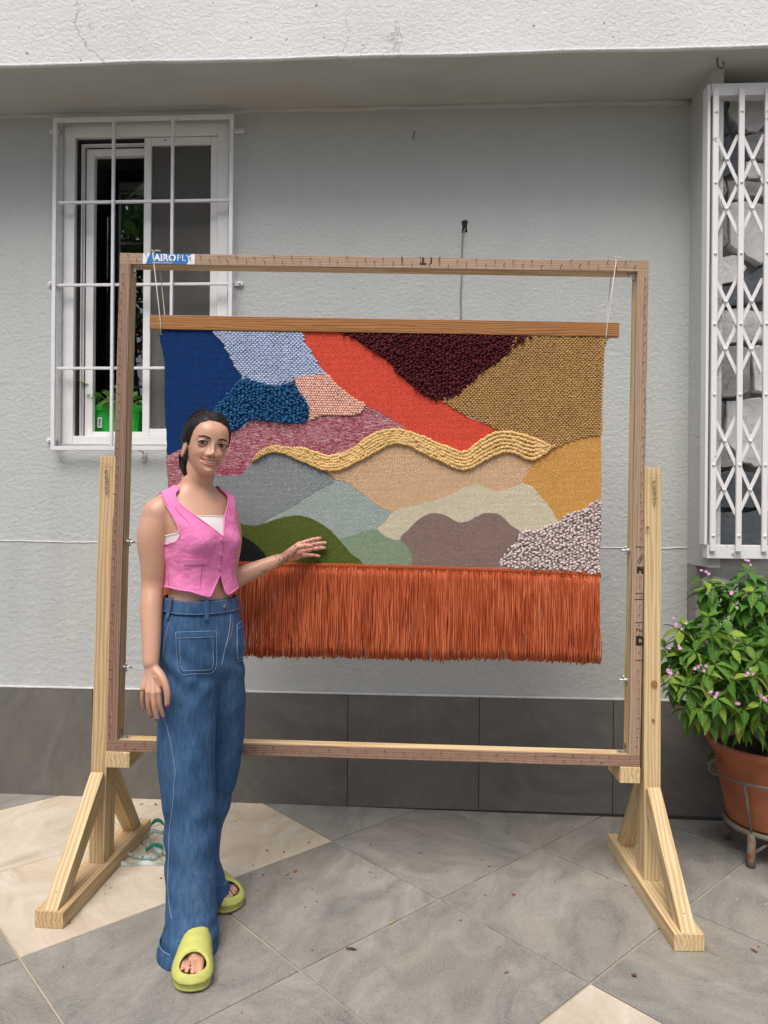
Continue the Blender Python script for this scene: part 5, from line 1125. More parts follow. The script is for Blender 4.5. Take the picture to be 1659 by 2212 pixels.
for k in range(70):                                    # flyaways over the crown
    th0 = rng.choice((-1, 1)) * rng.uniform(.9, 2.4); z0 = rng.uniform(.16, .208); P = []; ln_ = rng.uniform(.01, .03); lf_ = rng.uniform(.004, .011)
    for t in np.linspace(0, 1, 6): x, y, z_ = hair_pt(th0 + math.copysign(.35 * t, th0), min(.2125, z0 + ln_ * .3 * t), .001 + lf_ * math.sin(t * 2.6)); P.append(Hd(x, y, z_))
    sm_.put(*tube(P, .00035, 3, False))
for k in range(60):                                    # loose baby hairs at the temples
    s = -1 if rng.random() < .55 else 1; th0 = s * rng.uniform(.95, 1.4); zl = hairline(th0); P = []
    for t in np.linspace(0, 1, 7): x, y, z_ = hair_pt(th0 + s * .25 * t, zl - .004 + .02 * t * rng.uniform(.6, 1.2), .003 * math.sin(t * 3)); P.append(Hd(x, y, z_))
    sm_.put(*tube(P, .0005, 3, False))
hs = sm_.add('hair_strands', M_HAIR, person, True, kind='stuff')
tm = MB()
TP = [Hd(-.02, -.075, .10), Hd(-.03, -.085, .075), at(402, 985, 2.35), at(400, 1000, 2.35), at(401, 1014, 2.35), at(404, 1028, 2.345)]
tm.put(*limb(TP, [.030, .028, .021, .019, .016, .008], 16))
for k in range(70):
    a = rng.uniform(0, 6.28); rr = rng.uniform(.6, 1.12); P = crom(TP, 5); m_ = len(P); rad = np.interp(np.linspace(0, 1, m_), np.linspace(0, 1, 6), [.030, .028, .021, .019, .016, .007]); fq = rng.uniform(5, 12)
    q = [P[i] + rad[i] * rr * np.array([math.cos(a + math.sin(i / m_ * fq) * .7), math.sin(a + math.sin(i / m_ * fq) * .7), .2 * math.sin(i)]) for i in range(m_)]; tm.put(*tube(q, .0013, 4, False))
tm.add('hair_tail', M_HAIR, person, True)

# --- camisole and vest: cloth measured out on the torso
def cloth(name, mask, off, mat, z0, z1, nphi=300, nz=170, thick=.003, rough=0.0):
    idx = {}; V_, F_ = [], []; ph_ = np.linspace(-math.pi, math.pi, nphi, endpoint=False); zz_ = np.linspace(z0, z1, nz)
    keep = np.array([[mask(p, z) for z in zz_] for p in ph_])
    def vid(i, j):
        i %= nphi
        if (i, j) not in idx:
            p, z = ph_[i], zz_[j]; w_ = rough * (math.sin(p * 9 + z * 40) * .5 + math.sin(z * 90 + p * 4) * .35 + math.sin(p * 17 - z * 60) * .3); idx[(i, j)] = len(V_); V_.append(TT(p, z, (off(p, z) if callable(off) else off) + w_))
        return idx[(i, j)]
    for i in range(nphi):
        for j in range(nz - 1):
            if keep[i, j] and keep[(i + 1) % nphi, j] and keep[i, j + 1] and keep[(i + 1) % nphi, j + 1]: F_.append((vid(i, j), vid(i + 1, j), vid(i + 1, j + 1), vid(i, j + 1)))
    o_ = add(name, V_, F_, mat, person, True); s_ = o_.modifiers.new('t', 'SOLIDIFY'); s_.thickness = thick; s_.offset = 1; return o_
def fabric(name, c, scale=900, var=.05, bump=.25, fold=0.0):
    t = NT(name); co = t.coords(); f = t.noise(co, 14, 4); col = t.ramp(f, [(.3, tuple(x * (1 - var) for x in c)), (.7, tuple(min(1, x * (1 + var)) for x in c))])
    w_ = t.noise(co, scale, 2); nb__ = t.bump(w_, bump, .0008)
    if fold: nb__ = t.bump(t.noise(t.coords((1, 1, 1.6)), 22, 3, .5, .6), fold, .01, nb__)
    return t.done(col, .85, nb__, spec=.2, **{'Sheen Weight': .15})
M_CAMI = fabric('white_rib', (.72, .69, .67), 600); M_VEST = fabric('pink_twill', (.74, .20, .42), 900, .07, .25, .55); M_VSEAM = fabric('pink_seam', (.46, .09, .24), 900, .04, .2); M_VEST2 = fabric('pink_piping', (.76, .21, .44), 900, .04, .2)
def camtop(p): return 1.332 - .008 * (1 - math.cos(p)) - float(np.interp(abs(p), [.6, 1.05, 1.8, 3.2], [0, .050, .058, .02]))
cloth('camisole', lambda p, z: 1.138 < z < camtop(p), .0045, M_CAMI, 1.10, 1.34, 200, 90, .002)
add('camisole_edge', *tube([TT(p, camtop(p), .0065) for p in np.linspace(-1.7, 1.7, 80)], .0022, 6), M_CAMI, person, True)
PHC = .06                                              # the button line sits a little to her left
def vneck(p):
    """height of the neck opening over the angle; the V rises from the top button to the shoulder"""
    q = abs(p - PHC); return float(np.interp(q, [0, .06, .25, .45, .62, .80, 1.0], [1.268, 1.275, 1.312, 1.352, 1.388, 1.414, 1.432])) if abs(p) < 1.5708 else 1.432
def hem(p):
    q = p - PHC
    if q < -.02: return float(np.interp(q, [-3.3, -1.6, -.9, -.52, -.40, -.02], [1.105, 1.108, 1.098, 1.082, 1.079, 1.150]))
    return float(np.interp(q, [-.02, .09, .17, .5, .9, 1.6, 3.3], [1.150, 1.082, 1.080, 1.090, 1.098, 1.108, 1.105]))
def Lf(z): return float(np.interp(z, [1.243, 1.252, 1.27, 1.30, 1.335, 1.37, 1.41], [.119, .111, .104, .098, .095, .098, .103]))
def armhole(p, z): return z > 1.243 and abs(Tlat(p, z)) > Lf(z)
def strap_ok(p, z): return z < 1.388 or abs(Tlat(p, z)) > .058
cloth('vest', lambda p, z: hem(p) < z < vneck(p) and not armhole(p, z) and strap_ok(p, z), lambda p, z: .0085 + .010 * max(0, (1.16 - z) / .08) ** 1.2 + .004 * math.exp(-((z - 1.37) / .05) ** 2), M_VEST, 1.07, 1.430, 420, 250, .003, .0018)
def voff(p, z, e=.0115): return .0085 + .010 * max(0, (1.16 - z) / .08) ** 1.2 + .004 * math.exp(-((z - 1.37) / .05) ** 2) + e - .0085
def vline(pz, r_, name, mat=None, e=.0112, closed=False): add(name, *tube([TT(p, z, voff(p, z, e)) for p, z in pz], r_, 7, True, closed), mat or M_VEST2, person, True)
vline([(p, hem(p)) for p in np.linspace(-math.pi, math.pi, 300)], .0028, 'hem_piping', e=.0115)
vline([(PHC + s * q, vneck(PHC + s * q)) for s, q in [(-1, x) for x in np.linspace(.92, 0, 80)] + [(1, x) for x in np.linspace(.01, .92, 80)]], .0026, 'neck_piping', e=.0118)
for s in (-1, 1):
    def solve(z, lo, hi):
        for _ in range(30):
            md = (lo + hi) / 2
            if (abs(Tlat(md, z)) < Lf(z)) == (abs(Tlat(lo, z)) < Lf(z)): lo = md
            else: hi = md
        return lo
    zz_ = np.linspace(1.402, 1.246, 36); fr_ = [(s * solve(z, .25, 1.5708), z) for z in zz_]; bk_ = [(s * solve(z, 2.9, 1.5708), z) for z in zz_[::-1]]
    sd_ = [(s * p, 1.243) for p in np.linspace(abs(fr_[-1][0]), abs(bk_[0][0]), 12)]; vline(fr_ + sd_ + bk_, .0024, 'armhole_piping', e=.0115)
vline([(PHC - .02 + .0 * z, z) for z in np.linspace(1.155, 1.27, 20)], .0011, 'front_edge', M_VSEAM)
for s in (-1, 1):
    for z_s in (np.linspace(hem(s * .62) + .004, 1.36, 40),): vline([(s * (.62 - .12 * math.sin((z - 1.08) / .28 * math.pi) * (1 if z < 1.30 else 1)), z) for z in z_s], .0009, 'dart_seam', M_VSEAM, e=.0115)
vline([(-1.62, z) for z in np.linspace(1.112, 1.235, 20)], .0009, 'side_seam', M_VSEAM, e=.0115)
for (p0, p1, zc_) in ((-.98, -.36, 1.188), (.42, .86, 1.184)):       # welt pockets
    V_, F_ = [], []; nn_ = 22
    for i in range(nn_ + 1):
        p = p0 + (p1 - p0) * i / nn_; zt_ = zc_ + .003 * i / nn_
        for (dz_, e) in ((-.0088, .0100), (-.0085, .0150), (.0085, .0155), (.0088, .0100)): V_.append(TT(p, zt_ + dz_, voff(p, zt_, e)))
    F_ = [(i * 4 + j, (i + 1) * 4 + j, (i + 1) * 4 + j + 1, i * 4 + j + 1) for i in range(nn_) for j in range(3)] + [(0, 1, 2, 3), tuple(nn_ * 4 + q for q in (3, 2, 1, 0))]
    add('welt_pocket', V_, F_, M_VEST2, person, False)
for z in (1.258, 1.212, 1.168):
    p0 = TT(PHC - .055, z, voff(PHC, z, .0115)); nrm = TT(PHC - .055, z, .05) - TT(PHC - .055, z, 0); nrm /= np.linalg.norm(nrm)
    m = MB(); m.put(*tube([p0, p0 + nrm * .003], [.0075, .0072], 18)); t1 = np.cross(nrm, [0, 0, 1]); t2 = np.cross(nrm, t1)
    m.put(*tube([p0 + nrm * .0032 + (t1 * math.cos(a) + t2 * math.sin(a)) * .0058 for a in np.linspace(0, 2 * math.pi, 18, endpoint=False)], .0015, 6, False, True)); bt_ = m.add('button', M_VEST2, person, True)
    m = MB()
    for a in (0, 1.57, 3.14, 4.71): q = p0 + nrm * .0034 + (t1 * math.cos(a + .78) + t2 * math.sin(a + .78)) * .0022; m.put(*tube([q - nrm * .002, q], .0007, 5))
    m.add('button_thread', plain('thread_hole', (.22, .03, .10), .8), person)

# --- jeans
JV = MB(); nn_ = 44
JT = np.array([(.74, .105, .060, .070), (.79, .130, .088, .104), (.84, .144, .104, .120), (.90, .150, .108, .124), (.95, .147, .106, .120), (1.00, .136, .100, .108), (1.035, .122, .094, .096), (1.066, .1150, .0900, .0890)])
J_A, J_F, J_B = (lut(JT[:, 0], JT[:, k]) for k in (1, 2, 3))
def jring(z):
    a, bf, bb = J_A(z), J_F(z), J_B(z); out = []
    for k in range(nn_):
        th = 2 * math.pi * k / nn_; c, s = math.cos(th), math.sin(th); e = 2.3; q = (abs(c) ** e + abs(s) ** e) ** (-1 / e); out.append(B(a * s * q, (bf if c > 0 else bb) * c * q, z))
    return out
JV.put(*loft([jring(z) for z in np.linspace(.75, 1.066, 26)]))
def leg(rows):
    """rows: view x left, x right, view y, distance, depth half, push"""
    Q = [(np.array(at((a + b) / 2, v, Y)), (b - a) / 2 * Y / FPX, dd) for a, b, v, Y, dd in rows]
    C_ = crom([q[0] for q in Q], 6); rx = crom([(q[1], q[2], 0) for q in Q], 6); rings = []
    for c, r_ in zip(C_, rx):
        rings.append([c + np.array([r_[0] * math.cos(2 * math.pi * k / 40), r_[1] * math.sin(2 * math.pi * k / 40), .0]) for k in range(40)])
    return rings
RL = [(352, 470, 1420, 2.255, .100), (343, 468, 1500, 2.245, .095), (341, 466, 1580, 2.23, .088), (343, 466, 1673, 2.215, .083), (354, 466.5, 1757, 2.205, .080), (358.5, 466.5, 1870, 2.185, .078), (362, 467, 1950, 2.165, .082), (352, 467, 2003, 2.145, .090), (344, 466.5, 2030, 2.135, .096), (342, 466, 2052, 2.13, .098)]
LL = [(430, 524, 1420, 2.345, .095), (430, 530, 1500, 2.37, .085), (424, 529, 1580, 2.395, .076), (412, 514.6, 1673, 2.41, .072), (400, 500, 1729, 2.415, .072), (384, 484, 1785, 2.41, .074), (376, 474, 1840, 2.41, .076), (378, 478, 1880, 2.40, .08), (388, 494, 1912, 2.385, .086), (392, 498, 1938, 2.375, .088)]
for rows in (RL, LL): JV.put(*loft(leg(rows)))
jm = remesh('jeans', JV, .0042, 4); V = co_of(jm)
wj = np.clip(1.3 - np.abs(V[:, 2] - .875) / .10, 0, 1); V = lap(jm, V, wj, 22)
# folds: pushed along the normals by a few crease fields
jm.vertices.foreach_set('co', V.astype(np.float32).ravel()); jm.update(); N_ = np.empty(len(V) * 3, np.float32); jm.vertex_normals.foreach_get('vector', N_) if hasattr(jm, 'vertex_normals') else None; N_ = N_.reshape(-1, 3)
th_ = np.arctan2(V[:, 1] - 2.24, V[:, 0] - PC[0]); z = V[:, 2]; xx = (V[:, 0] - PC[0]); d_ = np.zeros(len(V))
d_ += .0030 * np.sin(z * 62 + xx * 34 + 2.2 * np.sin(xx * 21 + z * 9)) * np.exp(-((z - .30) / .13) ** 2)
d_ += .0026 * np.sin(z * 38 - xx * 46 + 1.7 * np.sin(z * 17)) * np.exp(-((z - .55) / .17) ** 2)
d_ += .0055 * np.sin(xx * 58 + 5 * np.sin(z * 5) + V[:, 1] * 12) * np.clip((.34 - z) / .3, 0, 1)
d_ += .0042 * np.sin(z * 70 + xx * 60) * np.exp(-((z - .85) / .07) ** 2) + .0035 * np.sin(xx * 90 - z * 60) * np.exp(-((z - .80) / .05) ** 2 - ((xx - .045) / .06) ** 2)
d_ += .003 * np.sin(z * 120 + 6 * xx) * np.clip((.16 - z) / .1, 0, 1)
V = V + N_ * d_[:, None]
inR = np.array([0.0]); V = lap(jm, V, np.full(len(V), .5), 2); set_co(jm, V)
def denim():
    t = NT('denim'); co = t.coords(); big = t.noise(t.coords((1, 1, .45)), 6, 4, .6); mid = t.noise(t.coords((1, 1, .25)), 90, 4, .7); fine = t.noise(co, 700, 2)
    f = t.math('ADD', t.math('MULTIPLY', big, .36), t.math('ADD', t.math('MULTIPLY', mid, .36), t.math('MULTIPLY', fine, .28)))
    col = t.ramp(f, [(.38, (.020, .054, .122)), (.5, (.042, .096, .190)), (.62, (.085, .155, .265))])
    tw = t.n('TexWave', bands_direction='DIAGONAL'); tw.inputs['Scale'].default_value = 140; tw.inputs['Distortion'].default_value = .6; t.l(co, tw.inputs['Vector'])
    return t.done(col, .85, t.bump(t.noise(co, 26, 4), .25, .006, t.bump(tw.outputs['Fac'], .2, .0008)), spec=.15)
M_DENIM = denim(); M_DENIM2 = fabric('denim_seam', (.035, .09, .20), 400, .25); M_STITCH = fabric('pale_stitch', (.17, .25, .36), 400, .2); M_TAN = plain('tan_stitch', (.36, .19, .09), .7)
jm.transform(Matrix.Translation(-Vector(person_base))); jo = link('jeans', jm, M_DENIM, person); WL[jo] = Vector(person_base)
bvh = BVHTree.FromPolygons([tuple(v) for v in V], [tuple(p.vertices) for p in jm.polygons])
def jhit(u, v, off=.003):
    r_ = Vector(ray(u, v)).normalized(); h_ = bvh.ray_cast(Vector(CAM), r_)
    if h_[0] is None: return None
    return np.array(h_[0] + h_[1] * off)
def jline(uv, r_, name, mat, k=6, off=.0012, par=None):
    P = [q for q in (jhit(u, v, off) for u, v in crom(uv, k)) if q is not None]
    if len(P) > 3:
        o_ = add(name, *tube(np.array(P), r_, 6), mat, person, True)
def K2(*P): return [(274.3 + x * .2811, 1234.4 + y * .2811) for x, y in P]
def K3(*P): return [(274.3 + x * .2811, 1673.2 + y * .2811) for x, y in P]
# waistband all round
def wb(th, z, off):
    a, bf, bb = J_A(z), J_F(z), J_B(z); c, s = math.cos(th), math.sin(th); e = 2.3; q = (abs(c) ** e + abs(s) ** e) ** (-1 / e); return B((a + off) * s * q, ((bf if c > 0 else bb) + off) * c * q, z - .006 * math.cos(th - .2))
rings = [(1.026, .0015), (1.026, .0055), (1.029, .0068), (1.066, .0062), (1.0695, .0045), (1.0685, .001), (1.05, -.001)]
add('waistband', *loft([[wb(2 * math.pi * k / 96, z, o_) for k in range(96)] for z, o_ in rings], False), M_DENIM, person, True)
for z, m_ in ((1.0655, M_TAN), (1.030, M_STITCH)): add('waist_stitching', *tube([wb(a, z, .0068) for a in np.linspace(0, 2 * math.pi, 120, endpoint=False)], .0007, 5, False, True), m_, person, True)
for th in (-.42, -1.45, .95, 1.75):
    m = MB(); sec = [wb(th, z, o_) for z, o_ in ((1.074, .0045), (1.073, .010), (1.05, .0105), (1.025, .0100), (1.014, .0090), (1.012, .005))]
    t_ = wb(th + .06, 1.04, 0) - wb(th - .06, 1.04, 0); t_ /= np.linalg.norm(t_); V_ = []
    for p in sec: V_ += [p - t_ * .0065, p + t_ * .0065]
    m.put(V_, [(2 * i, 2 * i + 1, 2 * i + 3, 2 * i + 2) for i in range(len(sec) - 1)]); o_ = m.add('belt_loop', M_DENIM2, person); s_ = o_.modifiers.new('t', 'SOLIDIFY'); s_.thickness = .003
# patch pockets
def pocket(cor, nx=16, nz=18, rad=.22):
    tl, tr, br, bl = map(np.array, cor); V_, F_ = [], []; ok = True
    for j in range(nz + 1):
        for i in range(nx + 1):
            s, t = i / nx, j / nz; ins = 0
            if t > 1 - rad: q = (t - (1 - rad)) / rad; ins = (1 - math.sqrt(max(0, 1 - q * q))) * rad * .8
            s2 = ins + (1 - 2 * ins) * s; p = (tl * (1 - s2) + tr * s2) * (1 - t) + (bl * (1 - s2) + br * s2) * t
            edge = min(i, nx - i, j, nz - j); h_ = jhit(*p, .0005 if edge == 0 else .0046 + (.0012 if j < 3 else 0)); V_.append(h_ if h_ is not None else (V_[-1] if V_ else np.zeros(3)))
    F_ = [(j * (nx + 1) + i, j * (nx + 1) + i + 1, (j + 1) * (nx + 1) + i + 1, (j + 1) * (nx + 1) + i) for j in range(nz) for i in range(nx)]
    po = add('patch_pocket', V_, F_, M_DENIM, person, True)
    for inset, mt in ((.0, M_STITCH), (.085, M_STITCH)):
        U = []
        for s, t in [(0 + inset, y) for y in np.linspace(0, 1 - rad, 8)] + [(inset + (rad - inset) * (1 - math.cos(a)) * .8, 1 - rad + (rad - inset) * math.sin(a)) for a in np.linspace(0, math.pi / 2, 8)] + [(x, 1 - inset) for x in np.linspace(.3, .7, 5)] + [(1 - inset - (rad - inset) * (1 - math.sin(a)) * .8, 1 - rad + (rad - inset) * math.cos(a)) for a in np.linspace(0, math.pi / 2, 8)] + [(1 - inset, y) for y in np.linspace(1 - rad, 0, 8)]:
            U.append(tuple((tl * (1 - s) + tr * s) * (1 - t) + (bl * (1 - s) + br * s) * t))
        P = [q for q in (jhit(u, v, .0048) for u, v in U) if q is not None]
        if len(P) > 4: o_ = add('stitching', *tube(np.array(P), .00095, 5), mt, person, True)
    for t in (0, .14):
        P = [q for q in (jhit(*(tl * (1 - s) + tr * s) * (1 - t) + (bl * (1 - s) + br * s) * t, .0062) for s in np.linspace(.03, .97, 14)) if q is not None]
        if len(P) > 4: add('stitching', *tube(np.array(P), .00095, 5), M_STITCH, person, True)
pocket(K2((378, 467), (680, 456), (682, 772), (395, 800))); pocket(K2((836, 405), (884, 372), (905, 668), (838, 700)))
# turned hems: a crisp band at the end of each leg
for rows, ta in ((RL, .010), (LL, .0)):
    rg_ = leg(rows); top_, end_ = np.array(rg_[-9]), np.array(rg_[-1]); c_ = end_.mean(0); HB = []
    for f_, gr in ((0, .965), (.03, .998), (.5, 1.006), (.97, 1.012), (1.03, 1.004), (1.0, .97), (.6, .95)):
        r_ = top_ * (1 - f_) + end_ * f_; cc = r_.mean(0); q = cc + (r_ - cc) * gr; q[:, 2] += ta * (q[:, 0] - cc[0]) / .08 * f_; q[:, 2] += .003 * np.sin(np.arange(40) * .9) * f_; HB.append(q)
    add('hem_band', *loft(HB, False), M_DENIM, person, True); add('hem_stitching', *tube(HB[1] * 1.0 + [0, 0, .0], .0010, 5, False, True), M_STITCH, person, True)
# fly, seams, hem stitching
jline(K2((790, 300), (795, 350), (785, 450), (770, 530), (752, 590), (742, 640), (728, 720)), .0016, 'fly_seam', M_STITCH); jline(K2((755, 590), (775, 540), (800, 480), (808, 400)), .0009, 'fly_stitching', M_TAN)
jline(K2((350, 330), (318, 420), (290, 540), (272, 660)), .001, 'pocket_seam', M_STITCH)
jline(K2((290, 1120), (320, 1240), (345, 1360), (372, 1540), (362, 1640), (358, 1740)) + K3((345, 300), (328, 450), (325, 600), (318, 760), (318, 900), (330, 1020), (345, 1110)), .0014, 'side_seam', M_STITCH)
jp = jhit(*K2((783, 245))[0], .004)
if jp is not None: add('jeans_button', *tube([wb(.12, 1.047, .007), wb(.12, 1.047, .0105)], .0065, 14), plain('brass', (.45, .28, .12), .3, metal=.9), person, True)

# --- slides
M_LIME = plain('lime_foam', (.49, .50, .125), .6, .10, 26, .2)
M_SOLEB = plain('worn_sole', (.40, .36, .13), .7, .2, 40)
for i in (0, 1):
    sd = FEET[i][3]; inn = -sd; L = .272
    hwid = lut([0, .03, .1, .25, .45, .62, .75, .86, .94, .985, 1.0], [.004, .022, .036, .041, .043, .049, .0535, .051, .040, .021, .002])
    def cxo(t): return inn * float(np.interp(t, [0, .4, .75, 1], [0, -.004, 0, .008]))
    tt_ = np.r_[np.linspace(0, .1, 8), np.linspace(.12, .85, 26), np.linspace(.87, 1, 14)]
    out = [(cxo(t) + hwid(t), t * L - .004) for t in tt_] + [(cxo(t) - hwid(t), t * L - .004) for t in tt_[::-1]]
    def srow(k, z, zc=0): c0 = np.array([0, L * .5]); return [ft(i, *(c0 + (np.array(p) - c0) * k), z + (zc * max(0, (p[1] / L - .8)) * .6)) for p in out]
    add('slide_sole', *loft([srow(.93, .0012, .03), srow(.985, .004, .03), srow(1.0, .010, .02), srow(1.0, .0135), srow(.988, .0155), srow(1.0, .0175), srow(1.01, .030), srow(.985, .036), srow(.93, .036), srow(.85, .029)]), M_LIME, person, True)
    def dome(x, y):
        t = np.clip((y + .004) / L, 0, 1); w_ = hwid(t) * 1.02; H_ = float(np.interp(t, [.34, .45, .6, .75, .88, .96, 1], [.078, .071, .060, .048, .036, .022, .004])); q = min(1, abs(x - cxo(t)) / max(w_, 1e-4)); return .026 + H_ * (1 - q ** 2.5) ** (1 / 2.3)
    ec_ = np.array([inn * .005, L * .825]); V_, F_ = [], []; na, nr = 72, 12
    for k in range(na):
        a = 2 * math.pi * k / na; d_ = np.array([math.cos(a), math.sin(a)]); inner = ec_ + d_ * np.array([.0405, .033]); lo_, hi_ = .0, .3
        def inside(p): t = (p[1] + .004) / L; return 0 <= t <= 1 and p[1] > L * (.36 + .03 * ((p[0] - cxo(.4)) / .045) ** 2) and abs(p[0] - cxo(t)) < hwid(t) * 1.015
        for _ in range(26):
            md = (lo_ + hi_) / 2
            if inside(ec_ + d_ * md): lo_ = md
            else: hi_ = md
        outer = ec_ + d_ * lo_
        if np.linalg.norm(outer - ec_) < np.linalg.norm(inner - ec_) + .004: inner = ec_ + (outer - ec_) * .9
        for r_ in range(nr + 1): p = inner + (outer - inner) * (r_ / nr); V_.append(ft(i, p[0], p[1], dome(*p)))
    F_ = [(k * (nr + 1) + r_, k * (nr + 1) + r_ + 1, ((k + 1) % na) * (nr + 1) + r_ + 1, ((k + 1) % na) * (nr + 1) + r_) for k in range(na) for r_ in range(nr)]
    up_o = add('slide_upper', V_, F_, M_LIME, person, True); s_ = up_o.modifiers.new('t', 'SOLIDIFY'); s_.thickness = .005; s_.offset = -1
    add('slide_opening_rim', *tube(np.array([V_[k * (nr + 1)] for k in range(na)]), .0034, 8, False, True), M_LIME, person, True)
    add('slide_rim', *tube(np.array([V_[k * (nr + 1) + nr] for k in range(na)]), .0022, 6, False, True), M_LIME, person, True)
    add('slide_tread', *loft([srow(.95, .0006, .03), srow(.97, .0035, .03)]), M_SOLEB, person)
# ------------------------------------------------------------------ terracotta pot on its iron stand, with the flowering shrub
pf = onfloor(1610, 1846); pb = onfloor(1571, 1811)
PX, PYY = 1.41, 2.93; PB = gz(PX) - .065    # the pot sits low in its stand
M_TERRA = plain('terracotta_plastic', (.37, .115, .052), .6, .22, 7, .25)
pot = thing('flower_pot', 'large terracotta pot with rolled rim standing in an iron ring', 'pot', (PX, PYY, PB + .20))
prof = [(z_ * .93, r_) for z_, r_ in [(.02, .150), (.0, .156), (.012, .160), (.10, .176), (.20, .196), (.275, .208), (.285, .214), (.292, .216), (.30, .218), (.312, .232), (.335, .238), (.345, .234), (.345, .222), (.325, .214), (.29, .205)]]
th = np.linspace(0, 2 * math.pi, 64, endpoint=False)
V, F = loft([[(PX + r_ * math.cos(a), PYY + r_ * math.sin(a), PB + .20 + z) for a in th] for z, r_ in prof], False); F.append(tuple(range(64))[::-1])
add('pot_wall', V, F, M_TERRA, pot, True)
V, F = loft([[(PX + r_ * math.cos(a), PYY + r_ * math.sin(a), PB + .20 + .28 + .006 * math.sin(a * 5)) for a in th] for r_ in (.208, .10, .002)], False); add('soil', V, F, plain('dark_soil', (.035, .025, .018), .95, .3, 60, .6), pot)
stand_o = thing('pot_stand', 'rusty iron plant stand with hoop and stubby legs under the terracotta pot', 'plant stand', (PX, PYY, gz(PX)))
V, F = tube([(PX + .232 * math.cos(a), PYY + .232 * math.sin(a), PB + .405 + .004 * math.sin(3 * a)) for a in np.linspace(0, 2 * math.pi, 60, endpoint=False)], .0055, 8, False, True); add('hoop', V, F, M_STAND, stand_o, True)
V, F = tube([(PX + .165 * math.cos(a), PYY + .165 * math.sin(a), PB + .192) for a in np.linspace(0, 2 * math.pi, 48, endpoint=False)], .011, 8, False, True); add('base_ring', V, F, M_STAND, stand_o, True)
for k in range(4):
    a = R(-138 + 90 * k); c, s = math.cos(a), math.sin(a)
    V, F = tube([(PX + .165 * c, PYY + .165 * s, PB + .195), (PX + .172 * c, PYY + .172 * s, PB + .10), (PX + .172 * c, PYY + .172 * s, gz(PX + .17 * c) + .002)], [.016, .0155, .017], 10); lg = add('leg', V, F, M_STAND, stand_o, True)
    V, F = tube([(PX + .166 * c, PYY + .166 * s, PB + .19), (PX + .20 * c, PYY + .20 * s, PB + .30), (PX + .232 * c, PYY + .232 * s, PB + .405)], .0055, 6); add('stay', V, F, M_STAND, stand_o, True)
    V, F = tube([(PX + .17 * c, PYY + .17 * s, PB + .11), (PX + .14 * math.cos(a + .5), PYY + .14 * math.sin(a + .5), PB + .185)], .006, 6); add('strut', V, F, M_STAND, stand_o, True)
a = R(190); V, F = tube([(PX + .234 * math.cos(a) - .03 * math.sin(t), PYY + .234 * math.sin(a), PB + .425 + .03 * math.cos(t)) for t in np.linspace(-.6, 3.6, 16)], .0055, 6); add('handle', V, F, M_STAND, stand_o, True)

M_LEAF = leaf_mat('shrub_leaf', (.028, .10, .014), (.10, .25, .03), (.42, .52, .07), .5)
LM = [leaf_mesh('shrub_leaf', 1, .54, .22, .35), leaf_mesh('shrub_leaf', 1, .48, .30, .55), leaf_mesh('shrub_leaf', 1, .60, .15, .2)]
M_STEM = plain('green_stem', (.10, .12, .04), .7); M_PET = plain('pink_petal', (.62, .30, .50), .6, .12, 60)
shrub = thing('flowering_shrub', 'bushy green shrub with small pink star flowers in the terracotta pot', 'plant', (PX, PYY, PB + .50))
pet = MB()
for k in range(5):
    a = k * 2 * math.pi / 5; c, s = math.cos(a), math.sin(a); pet.put([(0, 0, 0), (.0035 * c - .0022 * s, .0035 * s + .0022 * c, .001), (.0085 * c, .0085 * s, .0018), (.0035 * c + .0022 * s, .0035 * s - .0022 * c, .001)], [(0, 3, 2, 1)])
pet.put(*tube([(0, 0, 0), (0, 0, -.016)], .0006, 4)); pme = mesh_np('flower', *pet.out())
top = np.array([PX, PYY, PB + .50]); heads = []
# branch ends, placed through the shrub's volume
spec = [(1440, 1400, 2.72), (1462, 1365, 2.70), (1490, 1350, 2.72), (1520, 1335, 2.68), (1475, 1420, 2.64), (1505, 1400, 2.62), (1540, 1375, 2.60), (1575, 1365, 2.62), (1545, 1270, 2.72), (1530, 1250, 2.74), (1575, 1255, 2.74), (1610, 1240, 2.76), (1645, 1250, 2.78), (1590, 1290, 2.70), (1625, 1285, 2.68), (1655, 1300, 2.7),
        (1455, 1470, 2.62), (1485, 1480, 2.58), (1515, 1455, 2.56), (1550, 1430, 2.55), (1585, 1410, 2.56), (1620, 1385, 2.58), (1650, 1370, 2.6), (1480, 1525, 2.62), (1515, 1530, 2.56), (1550, 1500, 2.52), (1585, 1475, 2.52), (1620, 1450, 2.53), (1650, 1430, 2.55), (1605, 1535, 2.54), (1625, 1560, 2.58), (1580, 1545, 2.58), (1645, 1510, 2.52), (1540, 1320, 2.78), (1600, 1330, 2.74), (1640, 1330, 2.72),
        (1690, 1300, 2.75), (1700, 1380, 2.65), (1720, 1450, 2.62), (1690, 1480, 2.56), (1700, 1540, 2.62), (1740, 1380, 2.8), (1750, 1480, 2.75), (1500, 1440, 2.85), (1560, 1400, 2.95), (1620, 1400, 3.0), (1690, 1400, 3.0), (1560, 1480, 2.9)]
LQ = []
